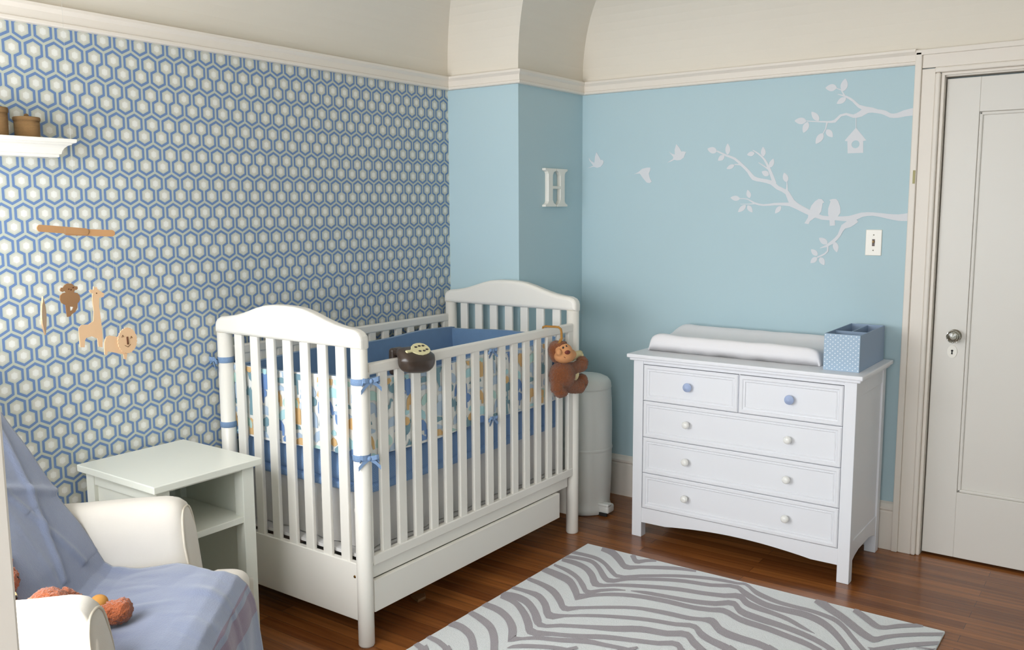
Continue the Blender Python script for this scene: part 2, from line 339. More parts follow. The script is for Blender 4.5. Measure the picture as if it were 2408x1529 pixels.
RUG=[[[-1.7718,3.3207,-1.7656,3.3535],[-1.7548,3.2995,-1.7488,3.3302],[-1.7356,3.2755,-1.7347,3.3103],[-1.7146,3.2574,-1.7279,3.3029],[-1.6987,3.2631,-1.7193,3.3021],[-1.6902,3.2802,-1.7097,3.3125],[-1.6823,3.295,-1.699,3.3247],[-1.6716,3.3055,-1.6864,3.3337],[-1.66,3.3154,-1.6741,3.3426],[-1.6484,3.3252,-1.6618,3.3514]],[[-1.9045,3.2976,-1.9339,3.38],[-1.8838,3.2915,-1.9108,3.3683],[-1.8642,3.2858,-1.887,3.3563],[-1.8451,3.2771,-1.8614,3.3408],[-1.8267,3.264,-1.8375,3.323],[-1.8066,3.2468,-1.8144,3.3038],[-1.7869,3.2298,-1.7913,3.2829],[-1.7684,3.2126,-1.7695,3.2595],[-1.7466,3.1917,-1.7515,3.2388],[-1.7237,3.1768,-1.7404,3.2287],[-1.7,3.183,-1.7216,3.2262],[-1.6842,3.2029,-1.7034,3.2372],[-1.6689,3.2206,-1.6849,3.2506],[-1.6486,3.2336,-1.6637,3.2634],[-1.6274,3.2453,-1.6434,3.2776],[-1.6062,3.2567,-1.6227,3.2908],[-1.5798,3.2713,-1.5958,3.3055],[-1.5533,3.2854,-1.5684,3.319],[-1.5264,3.2982,-1.5397,3.3294],[-1.5064,3.306,-1.5174,3.3336],[-1.4858,3.3129,-1.4945,3.3355],[-1.4653,3.3199,-1.4719,3.3373]],[[-1.9926,3.1954,-2.0093,3.2276],[-1.9668,3.1975,-1.9835,3.2301],[-1.9414,3.1996,-1.9578,3.2326],[-1.9152,3.1997,-1.9312,3.2334],[-1.8968,3.1985,-1.9126,3.2332],[-1.8782,3.196,-1.8933,3.2318],[-1.8591,3.1905,-1.8722,3.2266],[-1.8438,3.1838,-1.8544,3.2186],[-1.8276,3.1748,-1.836,3.208],[-1.8113,3.1637,-1.8173,3.1955],[-1.793,3.148,-1.7967,3.1795],[-1.7736,3.1293,-1.7768,3.1625],[-1.754,3.112,-1.7578,3.1464],[-1.7389,3.1,-1.743,3.133],[-1.7229,3.0884,-1.7296,3.1208],[-1.7074,3.0816,-1.7198,3.1146],[-1.6755,3.0911,-1.6902,3.119],[-1.6512,3.1167,-1.6658,3.1422],[-1.6272,3.1414,-1.6409,3.1666],[-1.5887,3.1697,-1.6017,3.195],[-1.5498,3.1974,-1.5628,3.224],[-1.5098,3.2227,-1.5227,3.2507],[-1.4788,3.2394,-1.4915,3.2682],[-1.447,3.2541,-1.4595,3.2839],[-1.4147,3.267,-1.4266,3.2973],[-1.387,3.2761,-1.3984,3.3064],[-1.3589,3.2837,-1.3696,3.3135],[-1.3306,3.2902,-1.3403,3.3189],[-1.3133,3.2931,-1.3219,3.3202],[-1.2956,3.2955,-1.3035,3.3203],[-1.278,3.2987,-1.2861,3.3221],[-1.2683,3.3033,-1.2768,3.3263],[-1.2593,3.308,-1.2673,3.3318],[-1.2501,3.3078,-1.2558,3.3331],[-1.232,3.294,-1.2348,3.3218],[-1.2114,3.272,-1.2135,3.3045],[-1.19,3.2523,-1.1945,3.2906],[-1.1715,3.2416,-1.1782,3.282],[-1.1543,3.2344,-1.1615,3.2745],[-1.1376,3.2285,-1.145,3.2678],[-1.1194,3.2229,-1.1267,3.261],[-1.1014,3.2186,-1.1088,3.2551],[-1.0839,3.2156,-1.0914,3.2507],[-1.065,3.2139,-1.0727,3.248],[-1.0467,3.2136,-1.0543,3.2468],[-1.0287,3.2136,-1.0361,3.2461],[-1.0066,3.2141,-1.0139,3.2462],[-0.9849,3.2149,-0.9918,3.2469],[-0.9631,3.2143,-0.9696,3.2465],[-0.9463,3.2124,-0.9523,3.2449],[-0.9295,3.2093,-0.935,3.2424],[-0.9125,3.2047,-0.9175,3.2385],[-0.8946,3.1989,-0.8992,3.2336],[-0.877,3.1916,-0.8805,3.2271],[-0.8599,3.1811,-0.8614,3.2162],[-0.8462,3.1693,-0.8456,3.2026],[-0.8322,3.1545,-0.8302,3.1861],[-0.8183,3.1384,-0.8154,3.1684],[-0.8056,3.1217,-0.8016,3.1502],[-0.7928,3.1035,-0.7885,3.1313],[-0.7798,3.0855,-0.776,3.1136],[-0.7596,3.0597,-0.7562,3.088],[-0.74,3.0353,-0.7365,3.0633],[-0.7207,3.0115,-0.7172,3.0391]],[[-1.992,3.1381,-2.0095,3.1692],[-1.9649,3.1451,-1.9823,3.1764],[-1.9382,3.152,-1.9551,3.1836],[-1.91,3.1552,-1.9265,3.1881],[-1.8939,3.1554,-1.9103,3.1898],[-1.8775,3.1538,-1.8929,3.1901],[-1.8608,3.1476,-1.8728,3.1848],[-1.8454,3.1371,-1.853,3.1736],[-1.8282,3.1223,-1.8327,3.1584],[-1.811,3.1062,-1.8126,3.1415],[-1.7911,3.0846,-1.7894,3.119],[-1.7698,3.0597,-1.7681,3.0966],[-1.747,3.0369,-1.7495,3.0782],[-1.7295,3.0238,-1.738,3.0673],[-1.7124,3.0168,-1.73,3.0613],[-1.6881,3.0306,-1.708,3.0653],[-1.6719,3.0574,-1.6895,3.0857],[-1.655,3.081,-1.67,3.1069],[-1.6223,3.1063,-1.6358,3.1318],[-1.5875,3.1282,-1.6016,3.1562],[-1.5518,3.1482,-1.5665,3.1786],[-1.521,3.1648,-1.5354,3.196],[-1.4896,3.1797,-1.5037,3.2118],[-1.4575,3.1925,-1.4709,3.2251],[-1.4238,3.2017,-1.4364,3.2345],[-1.3893,3.2088,-1.4014,3.2413],[-1.3552,3.2176,-1.3679,3.25],[-1.3245,3.2354,-1.3375,3.2672],[-1.2952,3.2542,-1.307,3.287],[-1.2631,3.2555,-1.2719,3.2928],[-1.2537,3.2483,-1.2578,3.2858],[-1.2417,3.2354,-1.2443,3.2755],[-1.2284,3.2224,-1.2326,3.2668],[-1.2105,3.2087,-1.2162,3.2561],[-1.1933,3.1969,-1.1997,3.2454],[-1.1764,3.1868,-1.1836,3.2359],[-1.1548,3.1756,-1.1625,3.2244],[-1.1335,3.1666,-1.1421,3.2144],[-1.1129,3.1601,-1.1227,3.2075],[-1.0886,3.1566,-1.0998,3.2042],[-1.0656,3.1562,-1.0775,3.2046],[-1.0432,3.1566,-1.0553,3.2059],[-1.0215,3.158,-1.0339,3.2081],[-1.0003,3.16,-1.0124,3.2113],[-0.9793,3.1597,-0.9903,3.2123],[-0.9627,3.1572,-0.9724,3.2107],[-0.9459,3.153,-0.9543,3.2074],[-0.9291,3.1469,-0.9359,3.2015],[-0.9145,3.14,-0.9196,3.1939],[-0.8999,3.1316,-0.9032,3.1841],[-0.8855,3.1215,-0.8867,3.1718],[-0.8701,3.1084,-0.8693,3.1558],[-0.8547,3.0934,-0.8523,3.1376],[-0.8394,3.0769,-0.8359,3.1185],[-0.8197,3.0539,-0.8152,3.0925],[-0.8005,3.0295,-0.7952,3.0653],[-0.7819,3.0042,-0.7757,3.0377],[-0.772,2.9895,-0.7651,3.0216],[-0.7621,2.9742,-0.755,3.0056]],[[-1.9811,3.0984,-1.9987,3.1325],[-1.9581,3.097,-1.9777,3.1356],[-1.9356,3.0957,-1.9565,3.1387],[-1.9128,3.0919,-1.9334,3.1382],[-1.8925,3.087,-1.9115,3.1341],[-1.8718,3.0802,-1.8881,3.1268],[-1.851,3.0692,-1.8631,3.1152],[-1.8339,3.0562,-1.8417,3.1018],[-1.8162,3.0399,-1.8197,3.0852],[-1.8003,3.0235,-1.7967,3.0645],[-1.7866,3.0058,-1.7755,3.0401],[-1.7685,2.9806,-1.7595,3.0198],[-1.7427,2.9544,-1.7533,3.0121],[-1.7177,2.9582,-1.7351,2.9968],[-1.7003,2.9709,-1.7163,2.9992],[-1.6851,2.9854,-1.7008,3.0118],[-1.6699,2.9985,-1.6851,3.0252],[-1.6506,3.0111,-1.6652,3.038],[-1.6305,3.0225,-1.6457,3.0512],[-1.6101,3.0333,-1.6258,3.0637],[-1.5792,3.0486,-1.595,3.0806],[-1.5478,3.0628,-1.5638,3.0964],[-1.5162,3.0764,-1.5322,3.1111],[-1.4899,3.0875,-1.5056,3.1226],[-1.4635,3.098,-1.4785,3.1331],[-1.4367,3.1072,-1.451,3.1423],[-1.409,3.1143,-1.4225,3.1493],[-1.3808,3.12,-1.3938,3.1549],[-1.3528,3.1265,-1.3659,3.1615],[-1.3256,3.1341,-1.3389,3.1696],[-1.2989,3.1423,-1.3124,3.1787],[-1.2721,3.1512,-1.2872,3.1897],[-1.2539,3.1621,-1.271,3.2033],[-1.2371,3.1725,-1.2541,3.2195],[-1.2212,3.1723,-1.2317,3.224],[-1.2131,3.1652,-1.2142,3.2109],[-1.2001,3.1496,-1.1995,3.1944],[-1.1842,3.1341,-1.1886,3.184],[-1.164,3.1242,-1.173,3.1748],[-1.1462,3.12,-1.1561,3.168],[-1.1294,3.1173,-1.1391,3.1622],[-1.1117,3.1152,-1.1212,3.1572],[-1.0947,3.1144,-1.1035,3.1536],[-1.0778,3.1127,-1.0856,3.1496],[-1.054,3.1083,-1.0608,3.1435],[-1.0302,3.1027,-1.0361,3.137],[-1.0066,3.0952,-1.0112,3.128],[-0.9876,3.0862,-0.991,3.1178],[-0.9682,3.0754,-0.9711,3.1059],[-0.9489,3.0665,-0.9518,3.0939],[-0.9307,3.0614,-0.9331,3.0822],[-0.9132,3.0583,-0.9145,3.07],[-0.8958,3.0552,-0.896,3.0579]],[[-1.9815,3.0372,-1.9906,3.0577],[-1.9526,3.0284,-1.964,3.0545],[-1.9243,3.0197,-1.9373,3.0513],[-1.8961,3.0087,-1.9089,3.044],[-1.8737,2.9984,-1.8851,3.0342],[-1.8512,2.9864,-1.8602,3.0214],[-1.8292,2.9713,-1.8344,3.0047],[-1.8118,2.9556,-1.8131,2.9877],[-1.7933,2.9365,-1.7925,2.9689],[-1.7749,2.918,-1.7725,2.9496],[-1.7614,2.9044,-1.7578,2.9332],[-1.7453,2.8882,-1.7461,2.9193],[-1.7275,2.8764,-1.741,2.9145],[-1.7087,2.8851,-1.7278,2.9162],[-1.698,2.9067,-1.7158,2.9322],[-1.6876,2.9262,-1.7029,2.9496],[-1.6757,2.9393,-1.6895,2.9618],[-1.6632,2.9518,-1.6762,2.9737],[-1.6503,2.9634,-1.6617,2.9838],[-1.6386,2.9726,-1.6475,2.9895],[-1.6263,2.9813,-1.6325,2.9935],[-1.614,2.9899,-1.6177,2.9974]],[[-1.5954,2.9989,-1.5983,3.0049],[-1.5761,3.0011,-1.5825,3.0148],[-1.5568,3.0032,-1.5667,3.0246],[-1.538,3.0056,-1.55,3.0327],[-1.5089,3.0103,-1.5216,3.0406],[-1.4802,3.0156,-1.4924,3.0456],[-1.4515,3.0206,-1.4634,3.0506],[-1.4167,3.0251,-1.4291,3.0573],[-1.3821,3.0293,-1.3954,3.0641],[-1.3485,3.0356,-1.3627,3.0727],[-1.3219,3.0433,-1.3368,3.0816],[-1.296,3.0528,-1.3115,3.0921],[-1.2707,3.0644,-1.2876,3.1043],[-1.2515,3.0816,-1.2698,3.1215],[-1.2344,3.0992,-1.2511,3.1419],[-1.2173,3.1015,-1.2262,3.1479],[-1.2095,3.0936,-1.208,3.1324],[-1.1961,3.0748,-1.1929,3.1137],[-1.1791,3.0558,-1.1824,3.1033],[-1.1496,3.0404,-1.1594,3.0924],[-1.1233,3.0349,-1.1351,3.0873],[-1.0988,3.0317,-1.1104,3.0832],[-1.0701,3.0288,-1.0813,3.0782],[-1.0424,3.0284,-1.0526,3.0746],[-1.015,3.0267,-1.0238,3.0702],[-0.9869,3.0226,-0.9946,3.0643],[-0.9589,3.0173,-0.9656,3.0577],[-0.931,3.0102,-0.9368,3.0496],[-0.908,3.0031,-0.9131,3.0419],[-0.8852,2.9946,-0.8893,3.033],[-0.8627,2.9846,-0.8656,3.0221],[-0.843,2.9736,-0.8448,3.0097],[-0.8232,2.961,-0.8244,2.9958],[-0.8035,2.9485,-0.8045,2.9822]],[[-1.9911,2.9608,-2.0133,3.0085],[-1.9634,2.954,-1.9872,3.0056],[-1.9364,2.9473,-1.961,3.0027],[-1.9093,2.9396,-1.9341,2.9978],[-1.8827,2.9325,-1.9071,2.9921],[-1.8575,2.9249,-1.878,2.9841],[-1.8341,2.9127,-1.8451,2.9672],[-1.8185,2.8999,-1.8197,2.9465],[-1.8001,2.8816,-1.7959,2.9226],[-1.7811,2.8617,-1.7739,2.8985],[-1.7691,2.8487,-1.7593,2.8809],[-1.7565,2.8345,-1.7459,2.8632],[-1.7292,2.8022,-1.7477,2.8644],[-1.7129,2.8296,-1.7394,2.8681],[-1.7031,2.8487,-1.7244,2.8804],[-1.6919,2.8658,-1.7094,2.8928],[-1.672,2.8873,-1.6875,2.9124],[-1.6501,2.9056,-1.6657,2.9322],[-1.6268,2.9213,-1.6425,2.9498],[-1.5971,2.9372,-1.6124,2.9671],[-1.5658,2.95,-1.581,2.9815],[-1.5335,2.9603,-1.5485,2.9933],[-1.5,2.9681,-1.5147,3.0026],[-1.4656,2.9735,-1.48,3.0093],[-1.4311,2.9778,-1.4451,3.0145],[-1.396,2.9805,-1.4093,3.0173],[-1.3607,2.9821,-1.3736,3.0186],[-1.3264,2.9864,-1.3396,3.0225],[-1.3051,2.9921,-1.3186,3.0277],[-1.2846,2.9995,-1.2981,3.0345],[-1.2642,3.0071,-1.2784,3.0427],[-1.2503,3.0139,-1.2658,3.0513],[-1.2373,3.0205,-1.2528,3.0614],[-1.2245,3.0224,-1.2369,3.0664],[-1.2016,3.0148,-1.2095,3.0583],[-1.1756,3.0005,-1.1821,3.0431],[-1.1489,2.9884,-1.1574,3.0317],[-1.1126,2.9818,-1.1228,3.0252],[-1.0785,2.9795,-1.0886,3.0227],[-1.0452,2.9765,-1.0542,3.019],[-1.0169,2.9717,-1.0249,3.0134],[-0.9887,2.9662,-0.996,3.0069],[-0.9607,2.9603,-0.9676,3.0003],[-0.9384,2.9557,-0.945,2.9955],[-0.9165,2.9509,-0.9225,2.9906],[-0.8949,2.9449,-0.8998,2.9838],[-0.8764,2.9382,-0.8802,2.9756],[-0.8577,2.9303,-0.8608,2.9661],[-0.8391,2.9224,-0.8419,2.9568]],[[-1.9894,2.8519,-2.0038,2.8819],[-1.9592,2.8457,-1.9749,2.8788],[-1.9297,2.8396,-1.9459,2.8757],[-1.8997,2.8302,-1.9157,2.8699],[-1.8768,2.8204,-1.8924,2.8639],[-1.8539,2.8085,-1.8678,2.8558],[-1.8321,2.7948,-1.8412,2.8421],[-1.8141,2.781,-1.8173,2.8245],[-1.7946,2.7642,-1.7942,2.8042],[-1.7756,2.7472,-1.7715,2.7826],[-1.7616,2.733,-1.7542,2.7634],[-1.7438,2.7141,-1.7412,2.7479],[-1.7226,2.6987,-1.7364,2.743],[-1.7009,2.7055,-1.7224,2.7414],[-1.6886,2.7253,-1.7073,2.7525],[-1.6767,2.7431,-1.6916,2.7659],[-1.6517,2.7649,-1.6642,2.7853],[-1.6254,2.7853,-1.6381,2.8065],[-1.5986,2.8045,-1.6116,2.8269],[-1.5671,2.8268,-1.5797,2.8493],[-1.5351,2.8478,-1.5472,2.8708],[-1.5013,2.8648,-1.5132,2.8895],[-1.4804,2.8714,-1.4924,2.898],[-1.4585,2.8757,-1.471,2.9048],[-1.4364,2.8794,-1.4493,2.9106],[-1.4142,2.883,-1.4273,2.9157],[-1.3919,2.8859,-1.405,2.9198],[-1.3697,2.8887,-1.3825,2.9233],[-1.3473,2.8908,-1.3596,2.9253],[-1.3247,2.8929,-1.3368,2.9267],[-1.3028,2.897,-1.3152,2.9298],[-1.2879,2.9034,-1.3003,2.934],[-1.2739,2.9111,-1.2855,2.9398],[-1.259,2.916,-1.271,2.9465],[-1.2468,2.9171,-1.2612,2.9546],[-1.2349,2.9159,-1.2504,2.9638],[-1.2259,2.9113,-1.2349,2.9655],[-1.2141,2.9005,-1.2133,2.9491],[-1.1972,2.8815,-1.1951,2.9286],[-1.177,2.8634,-1.1818,2.9162],[-1.1456,2.8503,-1.1566,2.9051],[-1.1177,2.8464,-1.1303,2.8998],[-1.0914,2.8445,-1.104,2.8962],[-1.0697,2.8441,-1.0824,2.8945],[-1.0489,2.8452,-1.0608,2.8944],[-1.0285,2.8446,-1.0385,2.8923],[-1.005,2.8399,-1.0129,2.8859],[-0.9809,2.8331,-0.9877,2.8775],[-0.9568,2.8264,-0.9632,2.8694]],[[-1.9921,2.7475,-2.0062,2.7724],[-1.9667,2.7481,-1.9816,2.7746],[-1.9418,2.7486,-1.957,2.7768],[-1.9157,2.7463,-1.9319,2.778],[-1.8951,2.7428,-1.913,2.7795],[-1.8747,2.7373,-1.8928,2.7801],[-1.8553,2.7283,-1.8688,2.774],[-1.8397,2.7176,-1.8461,2.761],[-1.8224,2.7034,-1.8233,2.7438],[-1.8065,2.6886,-1.8001,2.7235],[-1.7886,2.6673,-1.7749,2.6955],[-1.7656,2.638,-1.756,2.6723],[-1.7361,2.6118,-1.7497,2.6661],[-1.7105,2.617,-1.7363,2.6616],[-1.6973,2.6383,-1.7174,2.6679],[-1.685,2.6573,-1.6986,2.678],[-1.6634,2.6755,-1.6744,2.6929],[-1.6407,2.6922,-1.6526,2.7113],[-1.6174,2.7075,-1.6301,2.7289],[-1.5804,2.7293,-1.5931,2.752],[-1.5424,2.749,-1.5554,2.7734],[-1.5038,2.7674,-1.5169,2.7933],[-1.4746,2.7805,-1.4875,2.8071],[-1.445,2.7926,-1.4576,2.8197],[-1.415,2.8031,-1.4272,2.8308],[-1.384,2.8115,-1.3956,2.8396],[-1.3524,2.8184,-1.3638,2.8468],[-1.3208,2.8256,-1.3331,2.855],[-1.299,2.8359,-1.3121,2.866],[-1.2785,2.8458,-1.2904,2.8783],[-1.2578,2.8432,-1.2644,2.8795],[-1.25,2.8352,-1.2488,2.8684],[-1.2384,2.8198,-1.2352,2.855],[-1.224,2.8038,-1.2251,2.8463],[-1.2042,2.7902,-1.2098,2.8366],[-1.186,2.7815,-1.1934,2.8278],[-1.1687,2.7744,-1.177,2.8205],[-1.1494,2.7673,-1.159,2.8149],[-1.1309,2.7618,-1.1412,2.8111],[-1.1131,2.7575,-1.1229,2.8063],[-1.098,2.7547,-1.1068,2.8003],[-1.0832,2.7529,-1.0909,2.7937],[-1.0684,2.751,-1.0751,2.787]],[[-1.9838,2.6658,-2.0097,2.7063],[-1.9611,2.6696,-1.9889,2.7138],[-1.9392,2.6734,-1.9676,2.7214],[-1.9165,2.6733,-1.9429,2.7243],[-1.8985,2.6702,-1.9215,2.7219],[-1.8795,2.6646,-1.8982,2.7158],[-1.8609,2.656,-1.873,2.7047],[-1.8416,2.6432,-1.8467,2.6879],[-1.8208,2.6265,-1.8207,2.6676],[-1.8005,2.6084,-1.7954,2.6456],[-1.7844,2.5909,-1.7739,2.6249],[-1.7666,2.5699,-1.7551,2.6052],[-1.745,2.5493,-1.7404,2.5884],[-1.7202,2.5365,-1.7313,2.5738],[-1.6935,2.5471,-1.7077,2.5703],[-1.6731,2.5658,-1.688,2.5876],[-1.6528,2.5827,-1.6678,2.6061],[-1.6256,2.5982,-1.6393,2.6213],[-1.5973,2.6123,-1.6115,2.6369],[-1.5687,2.6257,-1.5839,2.6528],[-1.5396,2.6379,-1.5564,2.6688],[-1.5101,2.6493,-1.5292,2.685],[-1.4814,2.6624,-1.5026,2.7016],[-1.4547,2.679,-1.4771,2.7199],[-1.4291,2.6968,-1.4514,2.7391],[-1.4029,2.7116,-1.4235,2.7551],[-1.3739,2.7211,-1.392,2.7643],[-1.3431,2.7281,-1.3599,2.7696],[-1.3122,2.7369,-1.3301,2.7772],[-1.2911,2.751,-1.3104,2.7907],[-1.2722,2.7652,-1.2898,2.8075],[-1.2536,2.7665,-1.2633,2.8116],[-1.2457,2.7599,-1.2452,2.7994],[-1.2331,2.7453,-1.2296,2.7835],[-1.2179,2.7295,-1.217,2.7712],[-1.2002,2.7157,-1.202,2.759],[-1.1836,2.7046,-1.1864,2.7467],[-1.1671,2.6955,-1.1713,2.735],[-1.1546,2.6919,-1.1591,2.7261]],[[-1.9774,2.6529,-1.9968,2.6932],[-1.9508,2.6483,-1.9694,2.6877],[-1.9253,2.6439,-1.9415,2.6822],[-1.8997,2.6345,-1.9112,2.6718],[-1.876,2.6197,-1.8826,2.6568],[-1.851,2.6004,-1.8537,2.6382],[-1.8266,2.5795,-1.8252,2.617],[-1.8076,2.5615,-1.8017,2.5967],[-1.7885,2.5416,-1.7791,2.5748],[-1.7704,2.5224,-1.7566,2.5515],[-1.7594,2.5094,-1.742,2.5334],[-1.7441,2.4906,-1.7323,2.5206],[-1.7222,2.4714,-1.732,2.5197],[-1.6874,2.4714,-1.7105,2.514],[-1.6638,2.4901,-1.6847,2.5228],[-1.6418,2.5074,-1.6585,2.5347],[-1.6136,2.5204,-1.6286,2.5462],[-1.5849,2.533,-1.6007,2.5601],[-1.5568,2.5465,-1.5734,2.575],[-1.53,2.5618,-1.5472,2.5913],[-1.5039,2.5779,-1.5215,2.6088],[-1.4775,2.5925,-1.4945,2.6245],[-1.4497,2.6049,-1.4654,2.6366],[-1.4211,2.616,-1.4356,2.6465],[-1.3925,2.6269,-1.4063,2.6564],[-1.3641,2.6378,-1.3773,2.6668],[-1.3357,2.6485,-1.3486,2.6773],[-1.3072,2.6597,-1.321,2.6889],[-1.2877,2.6734,-1.3026,2.7032],[-1.2696,2.6865,-1.2833,2.7194],[-1.252,2.6859,-1.2586,2.7225],[-1.2459,2.6796,-1.2424,2.7097],[-1.2357,2.6654,-1.2283,2.6933],[-1.2241,2.6494,-1.2161,2.6792]],[[-1.9923,2.5561,-2.013,2.5946],[-1.9625,2.5521,-1.9844,2.5937],[-1.9338,2.5482,-1.9554,2.5927],[-1.9052,2.5404,-1.9233,2.5863],[-1.8862,2.5325,-1.8996,2.5771],[-1.8663,2.5221,-1.875,2.5646],[-1.847,2.5092,-1.8501,2.5489],[-1.83,2.4949,-1.8272,2.532],[-1.8134,2.4785,-1.8041,2.5122],[-1.7993,2.4627,-1.7814,2.4889],[-1.7874,2.4473,-1.7624,2.4636],[-1.7741,2.4279,-1.7474,2.4398],[-1.7439,2.383,-1.7497,2.4426],[-1.7273,2.3984,-1.7503,2.4336],[-1.7227,2.4077,-1.7394,2.4318],[-1.709,2.4246,-1.7211,2.4409],[-1.6935,2.4383,-1.707,2.4566],[-1.677,2.4498,-1.6917,2.4715],[-1.6498,2.4636,-1.6642,2.487],[-1.6206,2.4746,-1.6359,2.5005],[-1.5916,2.4864,-1.6082,2.5142],[-1.5646,2.5012,-1.5822,2.5304],[-1.5384,2.5165,-1.5562,2.5472],[-1.5115,2.5294,-1.5279,2.5607],[-1.4921,2.5356,-1.5065,2.5658],[-1.4717,2.5405,-1.4844,2.5683],[-1.4511,2.5452,-1.4628,2.571],[-1.4255,2.551,-1.4368,2.5762],[-1.4001,2.5566,-1.4111,2.5817],[-1.3752,2.5627,-1.3848,2.5855],[-1.3625,2.5664,-1.3705,2.5862],[-1.3498,2.5704,-1.356,2.586],[-1.3372,2.5744,-1.3417,2.5858]],[[-1.7177,2.3443,-1.721,2.3479],[-1.7093,2.3517,-1.7191,2.3623],[-1.7011,2.3583,-1.7155,2.3756],[-1.6823,2.3722,-1.6993,2.3954],[-1.6627,2.3858,-1.679,2.4097],[-1.6423,2.3986,-1.6578,2.4222],[-1.6161,2.4134,-1.631,2.4373],[-1.5892,2.427,-1.6028,2.4502],[-1.5615,2.4387,-1.5733,2.4604],[-1.5427,2.4443,-1.553,2.4647],[-1.5233,2.4488,-1.5321,2.4672],[-1.5038,2.4532,-1.5116,2.4696]],[[-1.9918,2.4735,-2.0064,2.5064],[-1.9659,2.4647,-1.9818,2.5014],[-1.9407,2.4561,-1.9571,2.4963],[-1.9159,2.4462,-1.9313,2.4889],[-1.8954,2.4371,-1.9091,2.4809],[-1.8758,2.4275,-1.8854,2.4706],[-1.8582,2.4161,-1.86,2.4555],[-1.8435,2.4038,-1.8372,2.4374],[-1.8278,2.3885,-1.8157,2.417],[-1.813,2.3725,-1.7957,2.3955],[-1.7922,2.3475,-1.7708,2.3639],[-1.7713,2.3199,-1.7494,2.3329],[-1.75,2.2916,-1.7293,2.3039]],[[-1.9909,2.3568,-2.0156,2.3969],[-1.9714,2.3567,-1.9969,2.3986],[-1.9529,2.3565,-1.9774,2.4004],[-1.9346,2.3533,-1.9547,2.398],[-1.9167,2.3471,-1.9315,2.3908],[-1.8979,2.3384,-1.9069,2.38],[-1.8805,2.3278,-1.8813,2.3647],[-1.8697,2.3191,-1.8623,2.3494],[-1.8573,2.3074,-1.8452,2.3329],[-1.8444,2.2943,-1.8297,2.3168],[-1.8315,2.2802,-1.8142,2.2997],[-1.8185,2.265,-1.8001,2.2828],[-1.805,2.2492,-1.7867,2.2669]],[[-1.9947,2.2414,-2.0077,2.2652],[-1.9725,2.2377,-1.9868,2.264],[-1.9511,2.234,-1.9655,2.2629],[-1.9301,2.2284,-1.9422,2.2587],[-1.9072,2.2191,-1.9161,2.2497],[-1.8828,2.2074,-1.8904,2.2384],[-1.8581,2.1955,-1.8658,2.2277]],[[-1.9982,2.1771,-2.0099,2.2064],[-1.9713,2.1672,-1.9838,2.1994],[-1.9447,2.1574,-1.9581,2.1925],[-1.9185,2.1477,-1.9327,2.1857]],[[-0.9782,3.3083,-0.979,3.3884],[-0.9584,3.2928,-0.9588,3.364],[-0.9386,3.2772,-0.9392,3.3403],[-0.9187,3.2619,-0.9204,3.3199],[-0.8973,3.2468,-0.9,3.3022],[-0.8769,3.2328,-0.8794,3.287],[-0.8574,3.2179,-0.8584,3.2706],[-0.8368,3.1991,-0.8364,3.251],[-0.8161,3.1785,-0.8152,3.2312],[-0.7955,3.159,-0.7946,3.212],[-0.7797,3.1447,-0.7787,3.1969],[-0.7637,3.131,-0.7634,3.1823],[-0.7478,3.1197,-0.7484,3.1697],[-0.7357,3.112,-0.7371,3.1606],[-0.7228,3.1056,-0.7268,3.1534],[-0.7098,3.1058,-0.7192,3.1512],[-0.6984,3.1203,-0.7108,3.157],[-0.6902,3.1405,-0.7018,3.1709],[-0.6822,3.1574,-0.6917,3.186],[-0.6641,3.1806,-0.6718,3.2078],[-0.6447,3.2009,-0.6517,3.2282],[-0.6247,3.2195,-0.6313,3.2471],[-0.5878,3.2503,-0.5935,3.2772],[-0.5501,3.2781,-0.5552,3.3045],[-0.5123,3.3059,-0.5169,3.3318]],[[-0.8359,3.3092,-0.8365,3.353],[-0.8171,3.2921,-0.8175,3.3367],[-0.7986,3.2752,-0.7987,3.3206],[-0.7806,3.2586,-0.78,3.3039],[-0.7687,3.2464,-0.7674,3.2918],[-0.7563,3.2336,-0.7555,3.28],[-0.7436,3.2238,-0.7443,3.2696],[-0.7348,3.2201,-0.7368,3.2625],[-0.726,3.2186,-0.7295,3.256],[-0.7173,3.2198,-0.7233,3.2531],[-0.6986,3.2331,-0.7062,3.2622],[-0.6816,3.2525,-0.6903,3.2826],[-0.6651,3.2707,-0.6733,3.3026],[-0.6427,3.2903,-0.6498,3.3212],[-0.6199,3.3092,-0.6262,3.338],[-0.597,3.3282,-0.6025,3.3547]],[[-0.7022,3.0298,-0.7099,3.0541],[-0.6816,3.0526,-0.6899,3.0795],[-0.6609,3.0756,-0.6697,3.105],[-0.6401,3.0983,-0.6491,3.1298],[-0.6212,3.1188,-0.6301,3.1514],[-0.6023,3.1391,-0.6108,3.1722],[-0.5831,3.1589,-0.5911,3.1918],[-0.5557,3.1858,-0.5626,3.2167],[-0.5279,3.2119,-0.5337,3.2398],[-0.5,3.2383,-0.5049,3.2628]],[[-0.5659,3.1203,-0.5685,3.1294],[-0.5453,3.1466,-0.5482,3.1569],[-0.5247,3.1731,-0.5277,3.1845],[-0.5038,3.1997,-0.5071,3.2124]]]
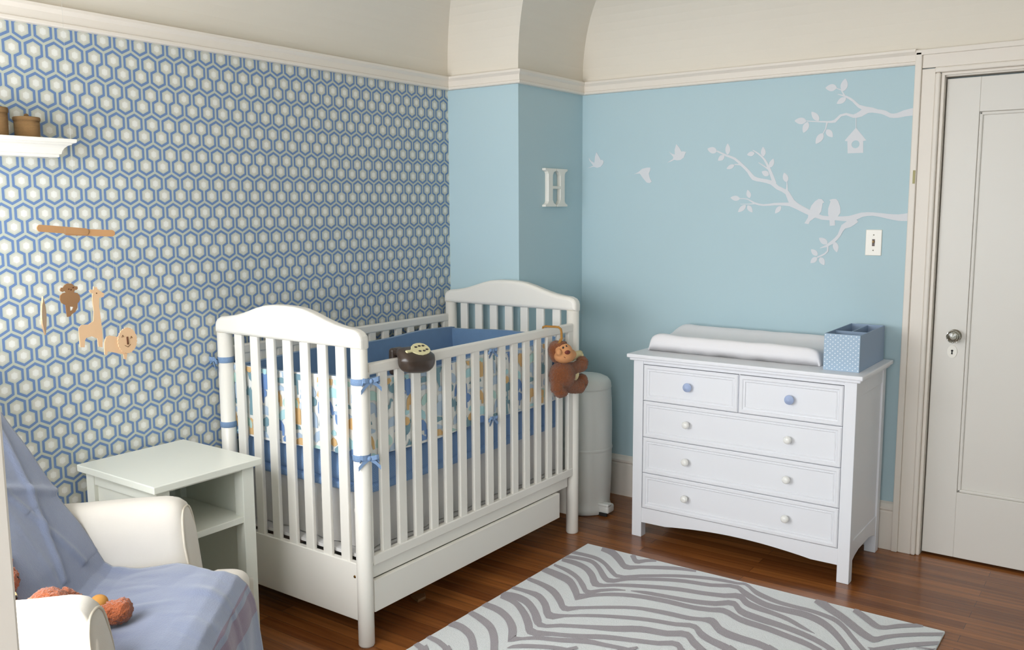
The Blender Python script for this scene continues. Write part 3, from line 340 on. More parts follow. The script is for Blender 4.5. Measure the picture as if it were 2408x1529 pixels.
LOWB={"rib":[[[-1.7424,1.7653,-1.7395,1.7711],[-1.7187,1.753,-1.7152,1.76],[-1.6946,1.7411,-1.6912,1.7496],[-1.6743,1.7335,-1.6708,1.743],[-1.6559,1.7253,-1.6502,1.7347],[-1.6363,1.7098,-1.6282,1.7186],[-1.6176,1.6919,-1.6084,1.7009],[-1.6024,1.678,-1.5929,1.6869],[-1.5886,1.6637,-1.5776,1.6721],[-1.5781,1.6467,-1.5644,1.6566],[-1.5638,1.6295,-1.5525,1.6455],[-1.5443,1.6229,-1.5397,1.6397],[-1.5257,1.6199,-1.5231,1.6351],[-1.4993,1.6142,-1.4959,1.6307],[-1.4764,1.6065,-1.4678,1.6236],[-1.4634,1.5969,-1.4516,1.611],[-1.4482,1.5843,-1.4384,1.5994],[-1.4239,1.5731,-1.4159,1.5888],[-1.4057,1.5619,-1.3915,1.5752],[-1.3978,1.5434,-1.377,1.5536],[-1.3874,1.5194,-1.3658,1.5362],[-1.3685,1.5049,-1.354,1.5258],[-1.3493,1.495,-1.3384,1.5152],[-1.3278,1.485,-1.3189,1.5041],[-1.3064,1.476,-1.2986,1.4937]],[[-1.5668,1.7641,-1.5649,1.7671],[-1.553,1.7546,-1.55,1.7592],[-1.5398,1.7448,-1.5354,1.7504],[-1.5249,1.7319,-1.5191,1.7376],[-1.5121,1.7177,-1.5046,1.7228],[-1.5011,1.6979,-1.4911,1.7024],[-1.4919,1.6765,-1.4799,1.6811],[-1.4833,1.656,-1.47,1.6607],[-1.4756,1.6352,-1.4607,1.64],[-1.471,1.6215,-1.4549,1.6264],[-1.4667,1.6076,-1.4491,1.6128]],[[-1.5371,1.7065,-1.5357,1.7087],[-1.5206,1.695,-1.5182,1.6988],[-1.5044,1.6835,-1.5008,1.6886],[-1.4881,1.671,-1.4834,1.6775]],[[-1.6521,1.7,-1.6524,1.7046],[-1.6398,1.6996,-1.64,1.7051],[-1.6284,1.6983,-1.6272,1.7047],[-1.6095,1.6901,-1.6066,1.6978]],[[-1.403,1.618,-1.3994,1.6181],[-1.4023,1.6045,-1.3977,1.6046],[-1.4026,1.5913,-1.3961,1.5908],[-1.4081,1.5725,-1.394,1.5737],[-1.4025,1.5575,-1.3895,1.5616]],[[-1.6281,1.5422,-1.6282,1.5459],[-1.6059,1.5418,-1.6057,1.5458],[-1.5849,1.539,-1.5835,1.5435],[-1.5686,1.5294,-1.5654,1.535],[-1.5515,1.5187,-1.5482,1.5263],[-1.5293,1.512,-1.5276,1.5202],[-1.5066,1.5088,-1.5065,1.5171],[-1.4801,1.5097,-1.4813,1.5191],[-1.4543,1.5117,-1.4554,1.5226],[-1.4313,1.5114,-1.4317,1.5234],[-1.4084,1.51,-1.4083,1.5236],[-1.3901,1.5079,-1.3896,1.5235],[-1.3718,1.5053,-1.3712,1.5233]],[[-1.6176,1.517,-1.6177,1.5197],[-1.5981,1.5164,-1.5981,1.5196],[-1.5785,1.5162,-1.5788,1.5199],[-1.5639,1.5167,-1.5645,1.5212],[-1.5494,1.5174,-1.5501,1.5229]],[[-1.3853,1.5072,-1.3734,1.5322],[-1.3684,1.5001,-1.3575,1.5231],[-1.3517,1.4928,-1.3414,1.5143],[-1.332,1.4831,-1.322,1.5045],[-1.3123,1.4736,-1.3026,1.4952],[-1.2762,1.4583,-1.2688,1.4782],[-1.2387,1.4467,-1.2354,1.4653],[-1.2062,1.4444,-1.2061,1.4618],[-1.175,1.4443,-1.1751,1.4617],[-1.1472,1.4413,-1.1476,1.4615],[-1.1186,1.4401,-1.1219,1.4635],[-1.1019,1.4429,-1.1085,1.4668],[-1.0863,1.4476,-1.0948,1.4709],[-1.0644,1.4589,-1.0698,1.478],[-1.0429,1.4634,-1.0446,1.4796],[-1.0202,1.4642,-1.02,1.4787],[-0.9916,1.4594,-0.9899,1.4758],[-0.9628,1.4523,-0.9605,1.4725],[-0.9394,1.4469,-0.9377,1.4706],[-0.9154,1.4426,-0.9159,1.4702],[-0.8915,1.4419,-0.8947,1.4728],[-0.8685,1.4423,-0.8729,1.4766]],[[-1.0995,1.4625,-1.0808,1.4377],[-1.1139,1.4519,-1.0951,1.426],[-1.1275,1.4417,-1.1111,1.4151],[-1.1509,1.4238,-1.1352,1.408],[-1.1593,1.4015,-1.1446,1.3943],[-1.1657,1.3821,-1.1539,1.3747],[-1.1786,1.3666,-1.1682,1.3566],[-1.194,1.3527,-1.1846,1.3407],[-1.2158,1.3351,-1.2112,1.326],[-1.2417,1.3217,-1.2408,1.3193]],[[-1.2112,1.3369,-1.2038,1.337],[-1.2102,1.3101,-1.2026,1.3072],[-1.2207,1.2988,-1.216,1.2927],[-1.2363,1.2899,-1.2332,1.2836],[-1.2535,1.282,-1.251,1.2761]]],"leaf":[[[-1.7409,1.7659],[-1.7893,1.781],0.0296],[[-1.6866,1.7488],[-1.688,1.8016],0.0237],[[-1.7029,1.7458],[-1.7348,1.7236],0.0237],[[-1.6522,1.7],[-1.6913,1.684],0.0194],[[-1.5559,1.7515],[-1.5926,1.7452],0.0215],[[-1.5135,1.734],[-1.5173,1.7785],0.0226],[[-1.4813,1.6832],[-1.4663,1.7232],0.0226],[[-1.4849,1.6493],[-1.5199,1.6662],0.0248],[[-1.4011,1.6158],[-1.4155,1.6587],0.0248],[[-1.6208,1.543],[-1.6678,1.5492],0.0237],[[-1.5737,1.5458],[-1.5855,1.5842],0.0215],[[-1.5907,1.5135],[-1.6289,1.4811],0.0226],[[-1.5833,1.5121],[-1.5582,1.4796],0.0215],[[-1.4242,1.5079],[-1.4511,1.4748],0.0215],[[-1.2089,1.3401],[-1.2474,1.3659],0.0259],[[-1.1783,1.35],[-1.166,1.3033],0.0244],[[-1.2507,1.2874],[-1.2808,1.3146],0.0229],[[-1.2523,1.2791],[-1.2811,1.2527],0.0229],[[-1.2397,1.2794],[-1.2189,1.2451],0.0244]]}
UPB={"rib":[[[-0.881,1.9089,-0.8747,1.8789],[-0.8988,1.9058,-0.8926,1.8779],[-0.9173,1.9019,-0.9099,1.8767],[-0.931,1.8965,-0.9237,1.8744],[-0.9435,1.8923,-0.9391,1.8724],[-0.9559,1.8911,-0.955,1.8727],[-0.9676,1.8926,-0.9716,1.8756],[-0.9902,1.906,-0.9957,1.8886],[-1.006,1.9102,-1.0085,1.8934],[-1.0208,1.9132,-1.0231,1.8971],[-1.0418,1.9218,-1.0437,1.9008],[-1.0663,1.9272,-1.0594,1.9003],[-1.0843,1.9184,-1.0701,1.895],[-1.0974,1.9088,-1.0854,1.8868],[-1.1089,1.9022,-1.1026,1.8832],[-1.1206,1.8981,-1.1207,1.8833],[-1.1343,1.9014,-1.1371,1.8907],[-1.151,1.9066,-1.1508,1.8966],[-1.1774,1.9016,-1.1721,1.8926],[-1.1904,1.8896,-1.1822,1.8812],[-1.2012,1.8801,-1.1949,1.8685],[-1.2133,1.8772,-1.2119,1.8672],[-1.2286,1.8767,-1.2284,1.8694],[-1.278,1.8797,-1.278,1.8749],[-1.3283,1.8852,-1.3284,1.8815]],[[-1.0495,1.9215,-1.0529,1.9045],[-1.0641,1.9263,-1.0679,1.9089],[-1.0783,1.931,-1.0832,1.9144],[-1.0955,1.9365,-1.102,1.9256],[-1.1074,1.9469,-1.115,1.939],[-1.1201,1.9594,-1.1266,1.9515],[-1.1358,1.9704,-1.1405,1.9624],[-1.1525,1.9794,-1.1554,1.9719],[-1.1713,1.9853,-1.1726,1.98],[-1.1903,1.9898,-1.1908,1.9875]],[[-1.157,1.9801,-1.1631,1.9769],[-1.1746,2.0073,-1.1777,2.0037],[-1.197,2.0167,-1.1982,2.0134]],[[-1.2351,1.8712,-1.2278,1.8692],[-1.2389,1.844,-1.2342,1.842],[-1.2497,1.8232,-1.2464,1.8212]],[[-1.1107,1.8853,-1.1077,1.8851],[-1.1096,1.8606,-1.1067,1.8605],[-1.1086,1.836,-1.1056,1.8358]]],"leaf":[[[-1.1947,2.0172],[-1.2446,2.02],0.0305],[[-1.1681,1.9989],[-1.1601,2.0532],0.0305],[[-1.1538,1.9708],[-1.1931,1.9484],0.0244],[[-1.267,1.8803],[-1.3015,1.9217],0.0259],[[-1.322,1.8823],[-1.3761,1.8868],0.029],[[-1.3156,1.8782],[-1.3341,1.831],0.0275],[[-1.2463,1.8252],[-1.2775,1.7805],0.029],[[-1.2333,1.8398],[-1.2044,1.8059],0.0259]]}
HOUSE=[[[-1.1073,1.8419],[-1.062,1.7857],[-1.0748,1.7833],[-1.0726,1.7334],[-1.138,1.7336],[-1.1414,1.7864],[-1.1485,1.7856],[-1.1523,1.79]],[-1.1061,1.7709],0.0167]
BIRDS=[[[-2.4541,1.7088],[-2.4181,1.722],[-2.4411,1.7484],[-2.446,1.7639],[-2.4303,1.7454],[-2.411,1.7361],[-2.4076,1.7676],[-2.3995,1.7901],[-2.3856,1.7693],[-2.3736,1.7485],[-2.3647,1.7497],[-2.3557,1.7403],[-2.3598,1.7278],[-2.3733,1.7145],[-2.394,1.71],[-2.415,1.7158]],[[-2.1826,1.6698],[-2.1563,1.6815],[-2.1341,1.6972],[-2.1064,1.7023],[-2.0886,1.7017],[-2.0896,1.6895],[-2.0976,1.6725],[-2.0917,1.6502],[-2.0803,1.6328],[-2.0913,1.6256],[-2.108,1.6284],[-2.1278,1.6486],[-2.1478,1.6739],[-2.1703,1.673]],[[-2.0001,1.7218],[-1.9682,1.739],[-1.9657,1.7486],[-1.9903,1.776],[-1.974,1.7648],[-1.9579,1.7603],[-1.9595,1.7844],[-1.951,1.8103],[-1.9347,1.7929],[-1.9238,1.7733],[-1.9132,1.7738],[-1.8985,1.7699],[-1.905,1.7582],[-1.91,1.7441],[-1.9282,1.7328],[-1.9467,1.732],[-1.9601,1.7354],[-1.9787,1.7273]],[[-1.315,1.4305],[-1.3,1.4559],[-1.2977,1.4781],[-1.2862,1.5095],[-1.2711,1.5283],[-1.2558,1.5388],[-1.2414,1.5373],[-1.2336,1.5292],[-1.2297,1.5229],[-1.2364,1.5204],[-1.2389,1.503],[-1.2413,1.4842],[-1.253,1.4654],[-1.2714,1.4528],[-1.2899,1.4401],[-1.2958,1.4262]],[[-1.209,1.5339],[-1.1938,1.5381],[-1.1785,1.5379],[-1.1689,1.5273],[-1.1599,1.5025],[-1.1577,1.4778],[-1.1692,1.4592],[-1.1809,1.4467],[-1.1787,1.4218],[-1.2015,1.4198],[-1.2044,1.4467],[-1.2115,1.4716],[-1.2119,1.4966],[-1.2053,1.5183],[-1.2026,1.5264]]]
MOB={"monkey":[[1.3506,1.2739],[1.3543,1.2801],[1.3592,1.2791],[1.3647,1.2866],[1.3733,1.2909],[1.3865,1.2893],[1.3934,1.2822],[1.3967,1.281],[1.4027,1.2799],[1.4033,1.2733],[1.3986,1.2696],[1.3946,1.2706],[1.3914,1.2626],[1.4014,1.2608],[1.4082,1.2513],[1.4084,1.2397],[1.4028,1.2319],[1.4,1.2305],[1.3984,1.2173],[1.3908,1.2048],[1.3803,1.1992],[1.3758,1.193],[1.3664,1.1923],[1.365,1.2105],[1.3639,1.2277],[1.3528,1.2346],[1.3486,1.2447],[1.3494,1.2561],[1.3581,1.2635],[1.3681,1.2644],[1.3635,1.2697],[1.3584,1.2668],[1.3519,1.2689]],"monkeyhole":[[1.3768,1.2219],[1.3868,1.22],[1.3827,1.2105],[1.3759,1.2088]],"giraffe":[[1.4444,1.2635],[1.4516,1.2663],[1.4575,1.2652],[1.4592,1.2752],[1.4626,1.2739],[1.464,1.2687],[1.4686,1.2735],[1.4702,1.2666],[1.4843,1.2554],[1.4912,1.2514],[1.4888,1.2414],[1.4744,1.2392],[1.4727,1.2139],[1.4762,1.1591],[1.4775,1.1248],[1.475,1.0873],[1.4627,1.0906],[1.4609,1.1165],[1.4439,1.1253],[1.4262,1.1223],[1.4216,1.1161],[1.4191,1.0945],[1.4055,1.0962],[1.4049,1.1533],[1.4134,1.1625],[1.4358,1.1617],[1.4521,1.1702],[1.4553,1.202],[1.4528,1.2326],[1.4539,1.2493],[1.456,1.2542],[1.4492,1.2564]],"lionbody":[[1.4761,1.1044],[1.4825,1.119],[1.4935,1.1222],[1.5257,1.1139],[1.5355,1.0936],[1.5485,1.0639],[1.5432,1.0406],[1.536,1.0438],[1.5351,1.0586],[1.4973,1.0706],[1.4849,1.074],[1.4806,1.0635],[1.4736,1.0662]],"fish":[[1.2988,1.2579],[1.3056,1.2548],[1.3074,1.2353],[1.3087,1.1867],[1.3036,1.1457],[1.3017,1.1648],[1.2969,1.1556],[1.2951,1.2203]],"lionhead":[[1.5482,1.1007],0.0391],"face":[[1.5325,1.1166],[1.5608,1.1098],[1.5474,1.1061],[1.5429,1.0926],[1.3754,1.2737],[1.3891,1.2776],[1.3819,1.2715],[1.4666,1.2541]],"bar":[[1.2995,1.4571],[1.4515,1.4444],[1.4515,1.4444],[1.5268,1.4377]]}
# ================================================================ THE SETTING
XL, XC, XR = -2.91, -2.485, 1.20          # left wall, chimney breast side, right wall
YB, YC, YN, YA = 4.08, 3.505, 0.45, -0.90 # far wall, chimney breast front, near wall, alcove wall
XA = -1.13                                # corner where the alcove begins
ZT, ZR0, ZR1, ZC, RC = 2.55, 2.08, 2.142, 2.15, 0.38
o = struct(MB().box((XL-.1, YA-.1, -.05), (XR+.1, YB+.1, 0)).build('floor', 'oak_floor'))
def wall(name, a, b, m='blue_paint', z0=0, z1=2.141):
    return struct(MB().box((a[0], a[1], z0), (b[0], b[1], z1)).build(name, m))
wall('wall_left', (XL-.1, YN-.1), (XL, YB+.1), 'hexagon_wallpaper')
wall('wall_front_of_chimney', (XL, YC), (XC, YC+.06))
wall('wall_side_of_chimney', (XC-.06, YC+.06), (XC, YB))
# far wall with the door opening cut out
DX0, DX1, DZ = -.765, .005, 2.03
b = MB(); b.box((XC-.06, YB, 0), (DX0-.01, YB+.1, 2.141)); b.box((DX1+.01, YB, 0), (XR+.1, YB+.1, 2.141)); b.box((DX0-.01, YB, DZ+.01), (DX1+.01, YB+.1, 2.141))
b.box((DX0-.01, YB+.075, 0), (DX1+.01, YB+.1, DZ+.01))
struct(b.build('wall_back', 'blue_paint'))
wall('wall_right', (XR, YA-.1), (XR+.1, YB+.1))
def window_wall(name, x0, x1, y0, y1, wx0, wx1, wz0, wz1):
    b = MB(); b.box((x0, y0, 0), (wx0, y1, 2.141)); b.box((wx1, y0, 0), (x1, y1, 2.141))
    b.box((wx0, y0, 0), (wx1, y1, wz0)); b.box((wx0, y0, wz1), (wx1, y1, 2.141))
    return struct(b.build(name, 'blue_paint'))
window_wall('wall_near', XL-.1, XA, YN-.1, YN, -2.80, -1.32, .80, 2.075)
window_wall('wall_alcove', XA-.1, XR+.1, YA-.1, YA, -.78, .48, .80, 2.06)  # window opening here is unseen, added for fill on the dresser
wall('wall_alcove_side', (XA-.1, YA), (XA, YN-.1))
for i, (x0, x1, y, z0, z1) in enumerate(((-2.80, -1.32, YN-.1, .80, 2.075), (-.78, .48, YA-.1, .80, 2.06))):  # second window is an unseen addition that frames the fill lamp
    w = bpy.data.objects.new(f'window_{i+1}', None); COL.objects.link(w); w.location = (x0, y, z0); struct(w)
    f = MB(); t = .03
    f.box((x0, y, z0), (x0+t, y+.04, z1)); f.box((x1-t, y, z0), (x1, y+.04, z1)); f.box((x0, y, z0), (x1, y+.04, z0+t)); f.box((x0, y, z1-t), (x1, y+.04, z1))
    f.box((x0, y, (z0+z1)/2-.02), (x1, y+.04, (z0+z1)/2+.02))
    f.build('window_frame', 'white_trim', w)
    MB().box((x0-.03, y+.04, z0-.03), (x1+.03, y+.16, z0)).build('window_sill', 'white_trim', w)
# coved ceiling: swept quarter round then the flat
def loop_path(closed=True):
    return [(XL, YN, 1, 1), (XL, YC, 1, -1), (XC, YC, 1, -1), (XC, YB, 1, -1), (XR, YB, -1, -1), (XR, YA, -1, 1), (XA, YA, 1, 1), (XA, YN, 1, 1), (XL, YN, 1, 1)]
cove = [(0, 2.1415)]+[(RC*(1-math.cos(a*PI/2/14)), ZC+.02+RC*math.sin(a*PI/2/14)*(ZT-ZC-.02)/RC) for a in range(15)]
b = MB(); b.sweep(loop_path(), cove, smooth=False)
b2 = b
t = bmesh.new()
flat = [(x+nx*RC, y+ny*RC) for x, y, nx, ny in loop_path()[:-1]]
t.faces.new([t.verts.new((x, y, ZT)) for x, y in flat]); b.merge(t)
for f in b.b.faces: f.smooth = False
t = bmesh.new()
b.box((XL-.1, YN-.1, ZT+.002), (XR+.1, YB+.1, ZT+.06)); b.box((XA-.1, YA-.1, ZT+.002), (XR+.1, YN-.1, ZT+.06))
ceil = struct(b.build('ceiling', 'cream_plaster', recalc=False))
# backing so that no daylight slips in behind the cove
b = MB()
for (x0, y0, x1, y1) in ((XL-.1, YN-.1, XL-.01, YB+.1), (XL, YB+.01, XR, YB+.1), (XR+.01, YA-.1, XR+.1, YB+.1), (XA-.1, YA-.1, XR, YA-.01), (XL, YN-.1, XA, YN-.01), (XA-.1, YA, XA-.01, YN)):
    b.box((x0, y0, 2.1405), (x1, y1, ZT+.06))
struct(b.build('wall_above_rail', 'cream_plaster'))
# picture rail
rail = [(0, ZR0), (.024, ZR0), (.027, ZR0+.004), (.027, ZR0+.012), (.022, ZR0+.015), (.022, ZR1-.022), (.026, ZR1-.018), (.034, ZR1-.010), (.034, ZR1), (0, ZR1+.004)]
path1 = [(XL, YN, 1, 0), (XL, YC, 1, -1), (XC, YC, 1, -1), (XC, YB, 1, -1), (-.875, YB, 0, -1)]
struct(MB().sweep(path1, rail).build('trim_1', 'white_trim'))
struct(MB().sweep([(.115, YB, 0, -1), (XR, YB, -1, -1), (XR, YA, -1, 0)], rail).build('trim_2', 'white_trim'))
# skirting boards
base = [(0, 0), (.019, 0), (.019, .168), (.014, .174), (.020, .182), (.020, .192), (.010, .206), (0, .214)]
struct(MB().sweep([(XL, YN, 1, 0), (XL, YC, 1, -1), (XC, YC, 1, -1), (XC, YB, 1, -1), (-.875, YB, 0, -1)], base).build('baseboard_left', 'white_trim'))
struct(MB().sweep([(.115, YB, 0, -1), (XR, YB, -1, -1), (XR, YA, -1, 0)], base).build('baseboard_right', 'white_trim'))
# door casing: back band, flat, inner bead
b = MB()
for s, xe in ((1, -.875), (-1, .115)):
    X = lambda d: xe+s*d
    b.box((X(0), YB, 0), (X(.026), YB-.032, ZR1-.012), .004); b.box((X(.026), YB, 0), (X(.078), YB-.021, DZ+.03), .002)
    b.box((X(.078), YB, 0), (X(.098), YB-.027, DZ+.012), .007, 3); b.box((X(.098), YB, 0), (X(.112), YB-.012, DZ+.004), .003)
b.box((-.875, YB, ZR1-.026), (.115, YB-.032, ZR1-.004), .003); b.box((-.849, YB, DZ+.034), (.089, YB-.021, ZR1-.024), .002)
b.box((-.80, YB, DZ+.012), (.04, YB-.027, DZ+.034), .006, 3); b.box((-.777, YB, DZ), (.017, YB-.012, DZ+.012), .003)
struct(b.build('trim_3', 'white_trim'))
# small bare patch in the casing where a catch used to sit
pt = MB().box((-.862, YB-.0335, 1.597), (-.852, YB-.031, 1.652), .003).build('strike_patch', 'old_paint')
tag(pt, 'small bare olive patch on the left edge of the white door frame', 'patch')
# corner boards of the alcove, close by the camera on the left
b = MB(); b.box((XA-.02, YN, 0), (XA+.037, YN+.04, 2.14), .004); b.box((XA, YN-.12, 0), (XA+.02, YN, 2.14), .003); b.box((XA-.08, YN, 0), (XA-.02, YN+.025, 2.14), .004)
struct(b.build('trim_4', 'white_trim'))
# door
d = bpy.data.objects.new('door_1', None); COL.objects.link(d); d.location = (DX0, 4.10, 0); struct(d)
b = MB(); y0, y1 = 4.10, 4.14; x0, x1, z1 = DX0+.006, DX1-.004, 2.018; px0, px1, pz0, pz1 = -.634, -.126, .298, 1.88
b.box((x0, y0, .012), (px0, y1, z1), .002); b.box((px1, y0, .012), (x1, y1, z1), .002); b.box((px0, y0, .012), (px1, y1, pz0), .002); b.box((px0, y0, pz1), (px1, y1, z1), .002)
b.box((px0, y0+.012, pz0), (px1, y1-.01, pz1))
for (a, c) in (((px0, pz0), (px0+.014, pz1)), ((px1-.014, pz0), (px1, pz1)), ((px0, pz0), (px1, pz0+.014)), ((px0, pz1-.014), (px1, pz1))):
    b.box((a[0], y0+.003, a[1]), (c[0], y0+.014, c[1]), .005)
b.build('door_panel', 'door_white', d)
b = MB(); b.box((DX0-.012, YB+.005, 0), (DX0+.002, YB+.07, DZ)); b.box((DX0, YB+.005, DZ-.004), (DX1, YB+.07, DZ+.012)); b.box((DX1, YB+.005, 0), (DX1+.012, YB+.07, DZ))
b.build('door_jamb', 'white_trim', d)
k = MB(); k.lathe([(0, .0), (.026, 0), (.026, .004), (.016, .007), (.011, .010), (.010, .022), (0, .022)], (-.676, 4.10, .967), '-Y', 24).build('rosette', 'nickel', d)
g = MB(); g.lathe([(0, .018), (.014, .020), (.024, .028), (.028, .038), (.026, .050), (.018, .058), (0, .060)], (-.676, 4.10, .967), '-Y', 12)
for f in g.b.faces: f.smooth = False
g.build('glass_knob', 'knob_glass', d)['label'] = 'faceted glass door knob'
MB().lathe([(.0, .024), (.010, .024), (.012, .034), (.007, .040), (0, .041)], (-.676, 4.10, .967), '-Y', 12).build('knob_core', 'ivory', d)
pl = MB(); pl.prism([(-.683+.019*math.cos(a*PI/12), .899+.027*math.sin(a*PI/12)) for a in range(24)], 4.10, 4.0965).build('keyhole_plate', 'ivory', d)
kh = [(-.683+.0045*math.cos(a*PI/8), .903+.0045*math.sin(a*PI/8)) for a in range(-3, 12)]+[(-.6865, .888), (-.6795, .888)]
MB().prism(kh, 4.0965, 4.0955).build('keyhole', 'bead_black', d)
# light switch
sw = thing('light_switch', 'ivory light switch plate with tan toggle beside the door', 'light switch', (-1.012, YB, 1.295))
MB().box((-1.046, YB, 1.293), (-.979, YB-.006, 1.405), .003).build('cover_plate', 'ivory', sw)
MB().box((-1.018, YB-.006, 1.334), (-1.007, YB-.0066, 1.364)).build('toggle_slot', 'chair_wood', sw)
MB().box((-1.0165, YB-.006, 1.348), (-1.0085, YB-.016, 1.358), .002).build('toggle', 'toggle_tan', sw)
for z in (1.316, 1.382): MB().lathe([(0, 0), (.0028, 0), (.0025, .0012), (0, .0015)], (-1.0125, YB-.006, z), '-Y', 10).build('screw', 'nickel', sw)
# letter H
H = [(.003, .0935), (.108, .0935), (.108, .084), (.088, .077), (.080, .066), (.080, -.066), (.088, -.077), (.108, -.084), (.108, -.0935), (.003, -.0935), (.003, -.084),
     (.026, -.076), (.037, -.060), (.037, -.006), (-.037, -.006), (-.037, -.060), (-.026, -.076), (-.003, -.084), (-.003, -.0935), (-.108, -.0935), (-.108, -.084), (-.088, -.077), (-.080, -.066),
     (-.080, .066), (-.088, .077), (-.108, .084), (-.108, .0935), (-.003, .0935), (-.003, .084), (-.026, .076), (-.037, .060), (-.037, .008), (.037, .008), (.037, .060), (.026, .076), (.003, .084)]
h = MB().prism([(3.803+p[0]*.93, 1.605+p[1]) for p in H], XC, XC+.022, 'X', .002).build('wall_letter', 'crib_white')
tag(h, 'white wooden capital letter H hung on the blue chimney side wall', 'letter')

# ================================================================ WALL DECALS
def decal_mesh(ribs=(), polys=(), y=YB-.0003, th=.0012):
    b = MB()
    for ri, r in enumerate(ribs):
        for j, (p, q) in enumerate(zip(r, r[1:])):
            for dep in (y-th-.00012*ri-.00005*(j % 2),):
                vs = [b.b.verts.new((c[0], dep, c[1])) for c in ((p[0], p[1]), (q[0], q[1]), (q[2], q[3]), (p[2], p[3]))]
                b.b.faces.new(vs)
        # thin edges
        for k in (0, 2):
            for p, q in zip(r, r[1:]):
                b.b.faces.new([b.b.verts.new(c) for c in ((p[k], y-th, p[k+1]), (q[k], y-th, q[k+1]), (q[k], y, q[k+1]), (p[k], y, p[k+1]))])
    for p in polys: b.prism(p, y, y-th)
    return b
def leaf_outline(a, c, w):
    a = Vector(a); c = Vector(c); d = c-a; L = d.length; d.normalize(); n = Vector((-d.y, d.x)); up = []; dn = []
    for i in range(11):
        t = i/10; k = math.sin(PI*t**.85)**.8*w/2
        up.append(a+d*L*t+n*k); dn.append(a+d*L*t-n*k)
    return [tuple(v) for v in up+dn[1:-1][::-1]]
def decal_branch(name, label, data):
    ro = decal_mesh(data['rib']).build(name, 'decal_white')
    tag(ro, label, 'wall decal')
    for a, c, w in data['leaf']: decal_mesh(polys=[leaf_outline(a, c, w)], th=.0014).build('leaf', 'decal_white', ro)
    return ro
decal_branch('branch_decal', 'lower white leafy branch decal reaching over the dresser with two perched birds', LOWB)
decal_branch('branch_decal', 'upper white leafy branch decal from which the birdhouse hangs, beside the door', UPB)
# birdhouse with its round hole
hp, hc, hr = HOUSE
b = MB(); t = bmesh.new()
vs = [t.verts.new((p[0], YB-.0014, p[1])) for p in hp]; es = [t.edges.new((vs[i], vs[(i+1) % len(vs)])) for i in range(len(vs))]
hv = [t.verts.new((hc[0]+hr*math.cos(a*PI/8), YB-.0014, hc[1]+hr*math.sin(a*PI/8))) for a in range(16)]; es += [t.edges.new((hv[i], hv[(i+1) % 16])) for i in range(16)]
bmesh.ops.triangle_fill(t, edges=es, use_beauty=True)
r = bmesh.ops.extrude_face_region(t, geom=t.faces[:])
for v in r['geom']:
    if isinstance(v, bmesh.types.BMVert): v.co.y = YB-.0003
b.merge(t)
tag(b.build('birdhouse_decal', 'decal_white'), 'white birdhouse decal with a round hole hanging below the upper branch', 'wall decal')
for p, lb in zip(BIRDS, ('flying bird decal nearest the corner, wings raised', 'flying bird decal with its wing pointing down, the middle one of three', 'flying bird decal with raised wings nearest the branch tips',
                         'perched bird decal, left one of the pair on the lower branch', 'perched bird decal, right one of the pair on the lower branch')):
    tag(decal_mesh(polys=[p], th=.0018).build('bird_decal', 'decal_white'), 'white '+lb, 'wall decal')

# ================================================================ CRIB
CX0, CX1, CY0, CY1 = -2.888, -2.117, 2.075, 3.475
CM = (CX0+CX1)/2
crib = thing('crib', 'white slatted baby crib with arched ends standing against the hexagon wallpaper', 'crib', (CM, (CY0+CY1)/2, 0))
arch = [(-.3855, 1.043), (-.3855, 1.072), (-.382, 1.085), (-.372, 1.097), (-.352, 1.106), (-.305, 1.111), (-.262, 1.118), (-.215, 1.130), (-.15, 1.150), (-.10, 1.162), (-.05, 1.167)]
arch = arch+[(0, 1.168)]+[(-x, z) for x, z in arch[::-1]]
PR = .0285
for yc in (CY0+.028, CY1-.028):
    MB().prism([(CM+x, z) for x, z in arch], yc-.026, yc+.026, 'Y', .016, seg=4).build('arched_rail', 'crib_white', crib)
    for x in (CX0+PR, CX1-PR):
        MB().tube([(x, yc, 0), (x, yc, .006), (x, yc, 1.044)], [PR-.003, PR, PR], 20).build('post', 'crib_white', crib)
    MB().box((CX0+.04, yc-.012, .085), (CX1-.04, yc+.012, .292), .003).build('lower_board', 'crib_white', crib)
    for i in range(7):
        x = CM + (i-3)*.0903
        MB().box((x-.0215, yc-.008, .28), (x+.0215, yc+.008, 1.046), .004).build('slat', 'crib_white', crib)
# long sides
for side, xs in ((1, CX1-.022), (-1, CX0+.022)):
    y0, y1 = CY0+.056, CY1-.052
    MB().box((xs-.014, y0, .950), (xs+.012, y1, .988), .006).build('top_rail', 'crib_white', crib)
    MB().box((xs-.012, y0, .281), (xs+.012, y1, .318), .004).build('bottom_rail', 'crib_white', crib)
    MB().box((xs-.010, CY0+.040, .29), (xs+.010, 2.135+.0, .96), .003).build('stile', 'crib_white', crib)
    MB().box((xs-.010, 3.386, .29), (xs+.010, CY1-.040, .96), .003).build('stile', 'crib_white', crib)
    for i in range(14):
        y = 2.201 + i*.0863
        MB().box((xs-.008, y-.021, .30), (xs+.008, y+.021, .962), .004).build('slat', 'crib_white', crib)
MB().box((-2.166, 2.10, .232), (-2.142, 3.40, .281), .002).build('platform_bar', 'crib_white', crib)
MB().box((CX0+.03, 2.12, .30), (-2.17, 3.42, .312)).build('mattress_support', 'skirt_white', crib)
dr = MB(); dr.box((-2.145, 2.128, .115), (-2.125, 3.308, .229), .002); dr.box((-2.62, 2.15, .118), (-2.145, 3.29, .128)); dr.box((-2.62, 2.15, .128), (-2.145, 2.162, .22)); dr.box((-2.62, 3.278, .128), (-2.145, 3.29, .22)); dr.box((-2.632, 2.15, .118), (-2.62, 3.29, .22))
dr.build('drawer', 'crib_white', crib)
MB().lathe([(0, 0), (.0055, 0), (.0045, .002), (0, .0025)], (-2.183, CY0+.016, .243), '-Y', 14).build('bolt', 'bolt_brass', crib)
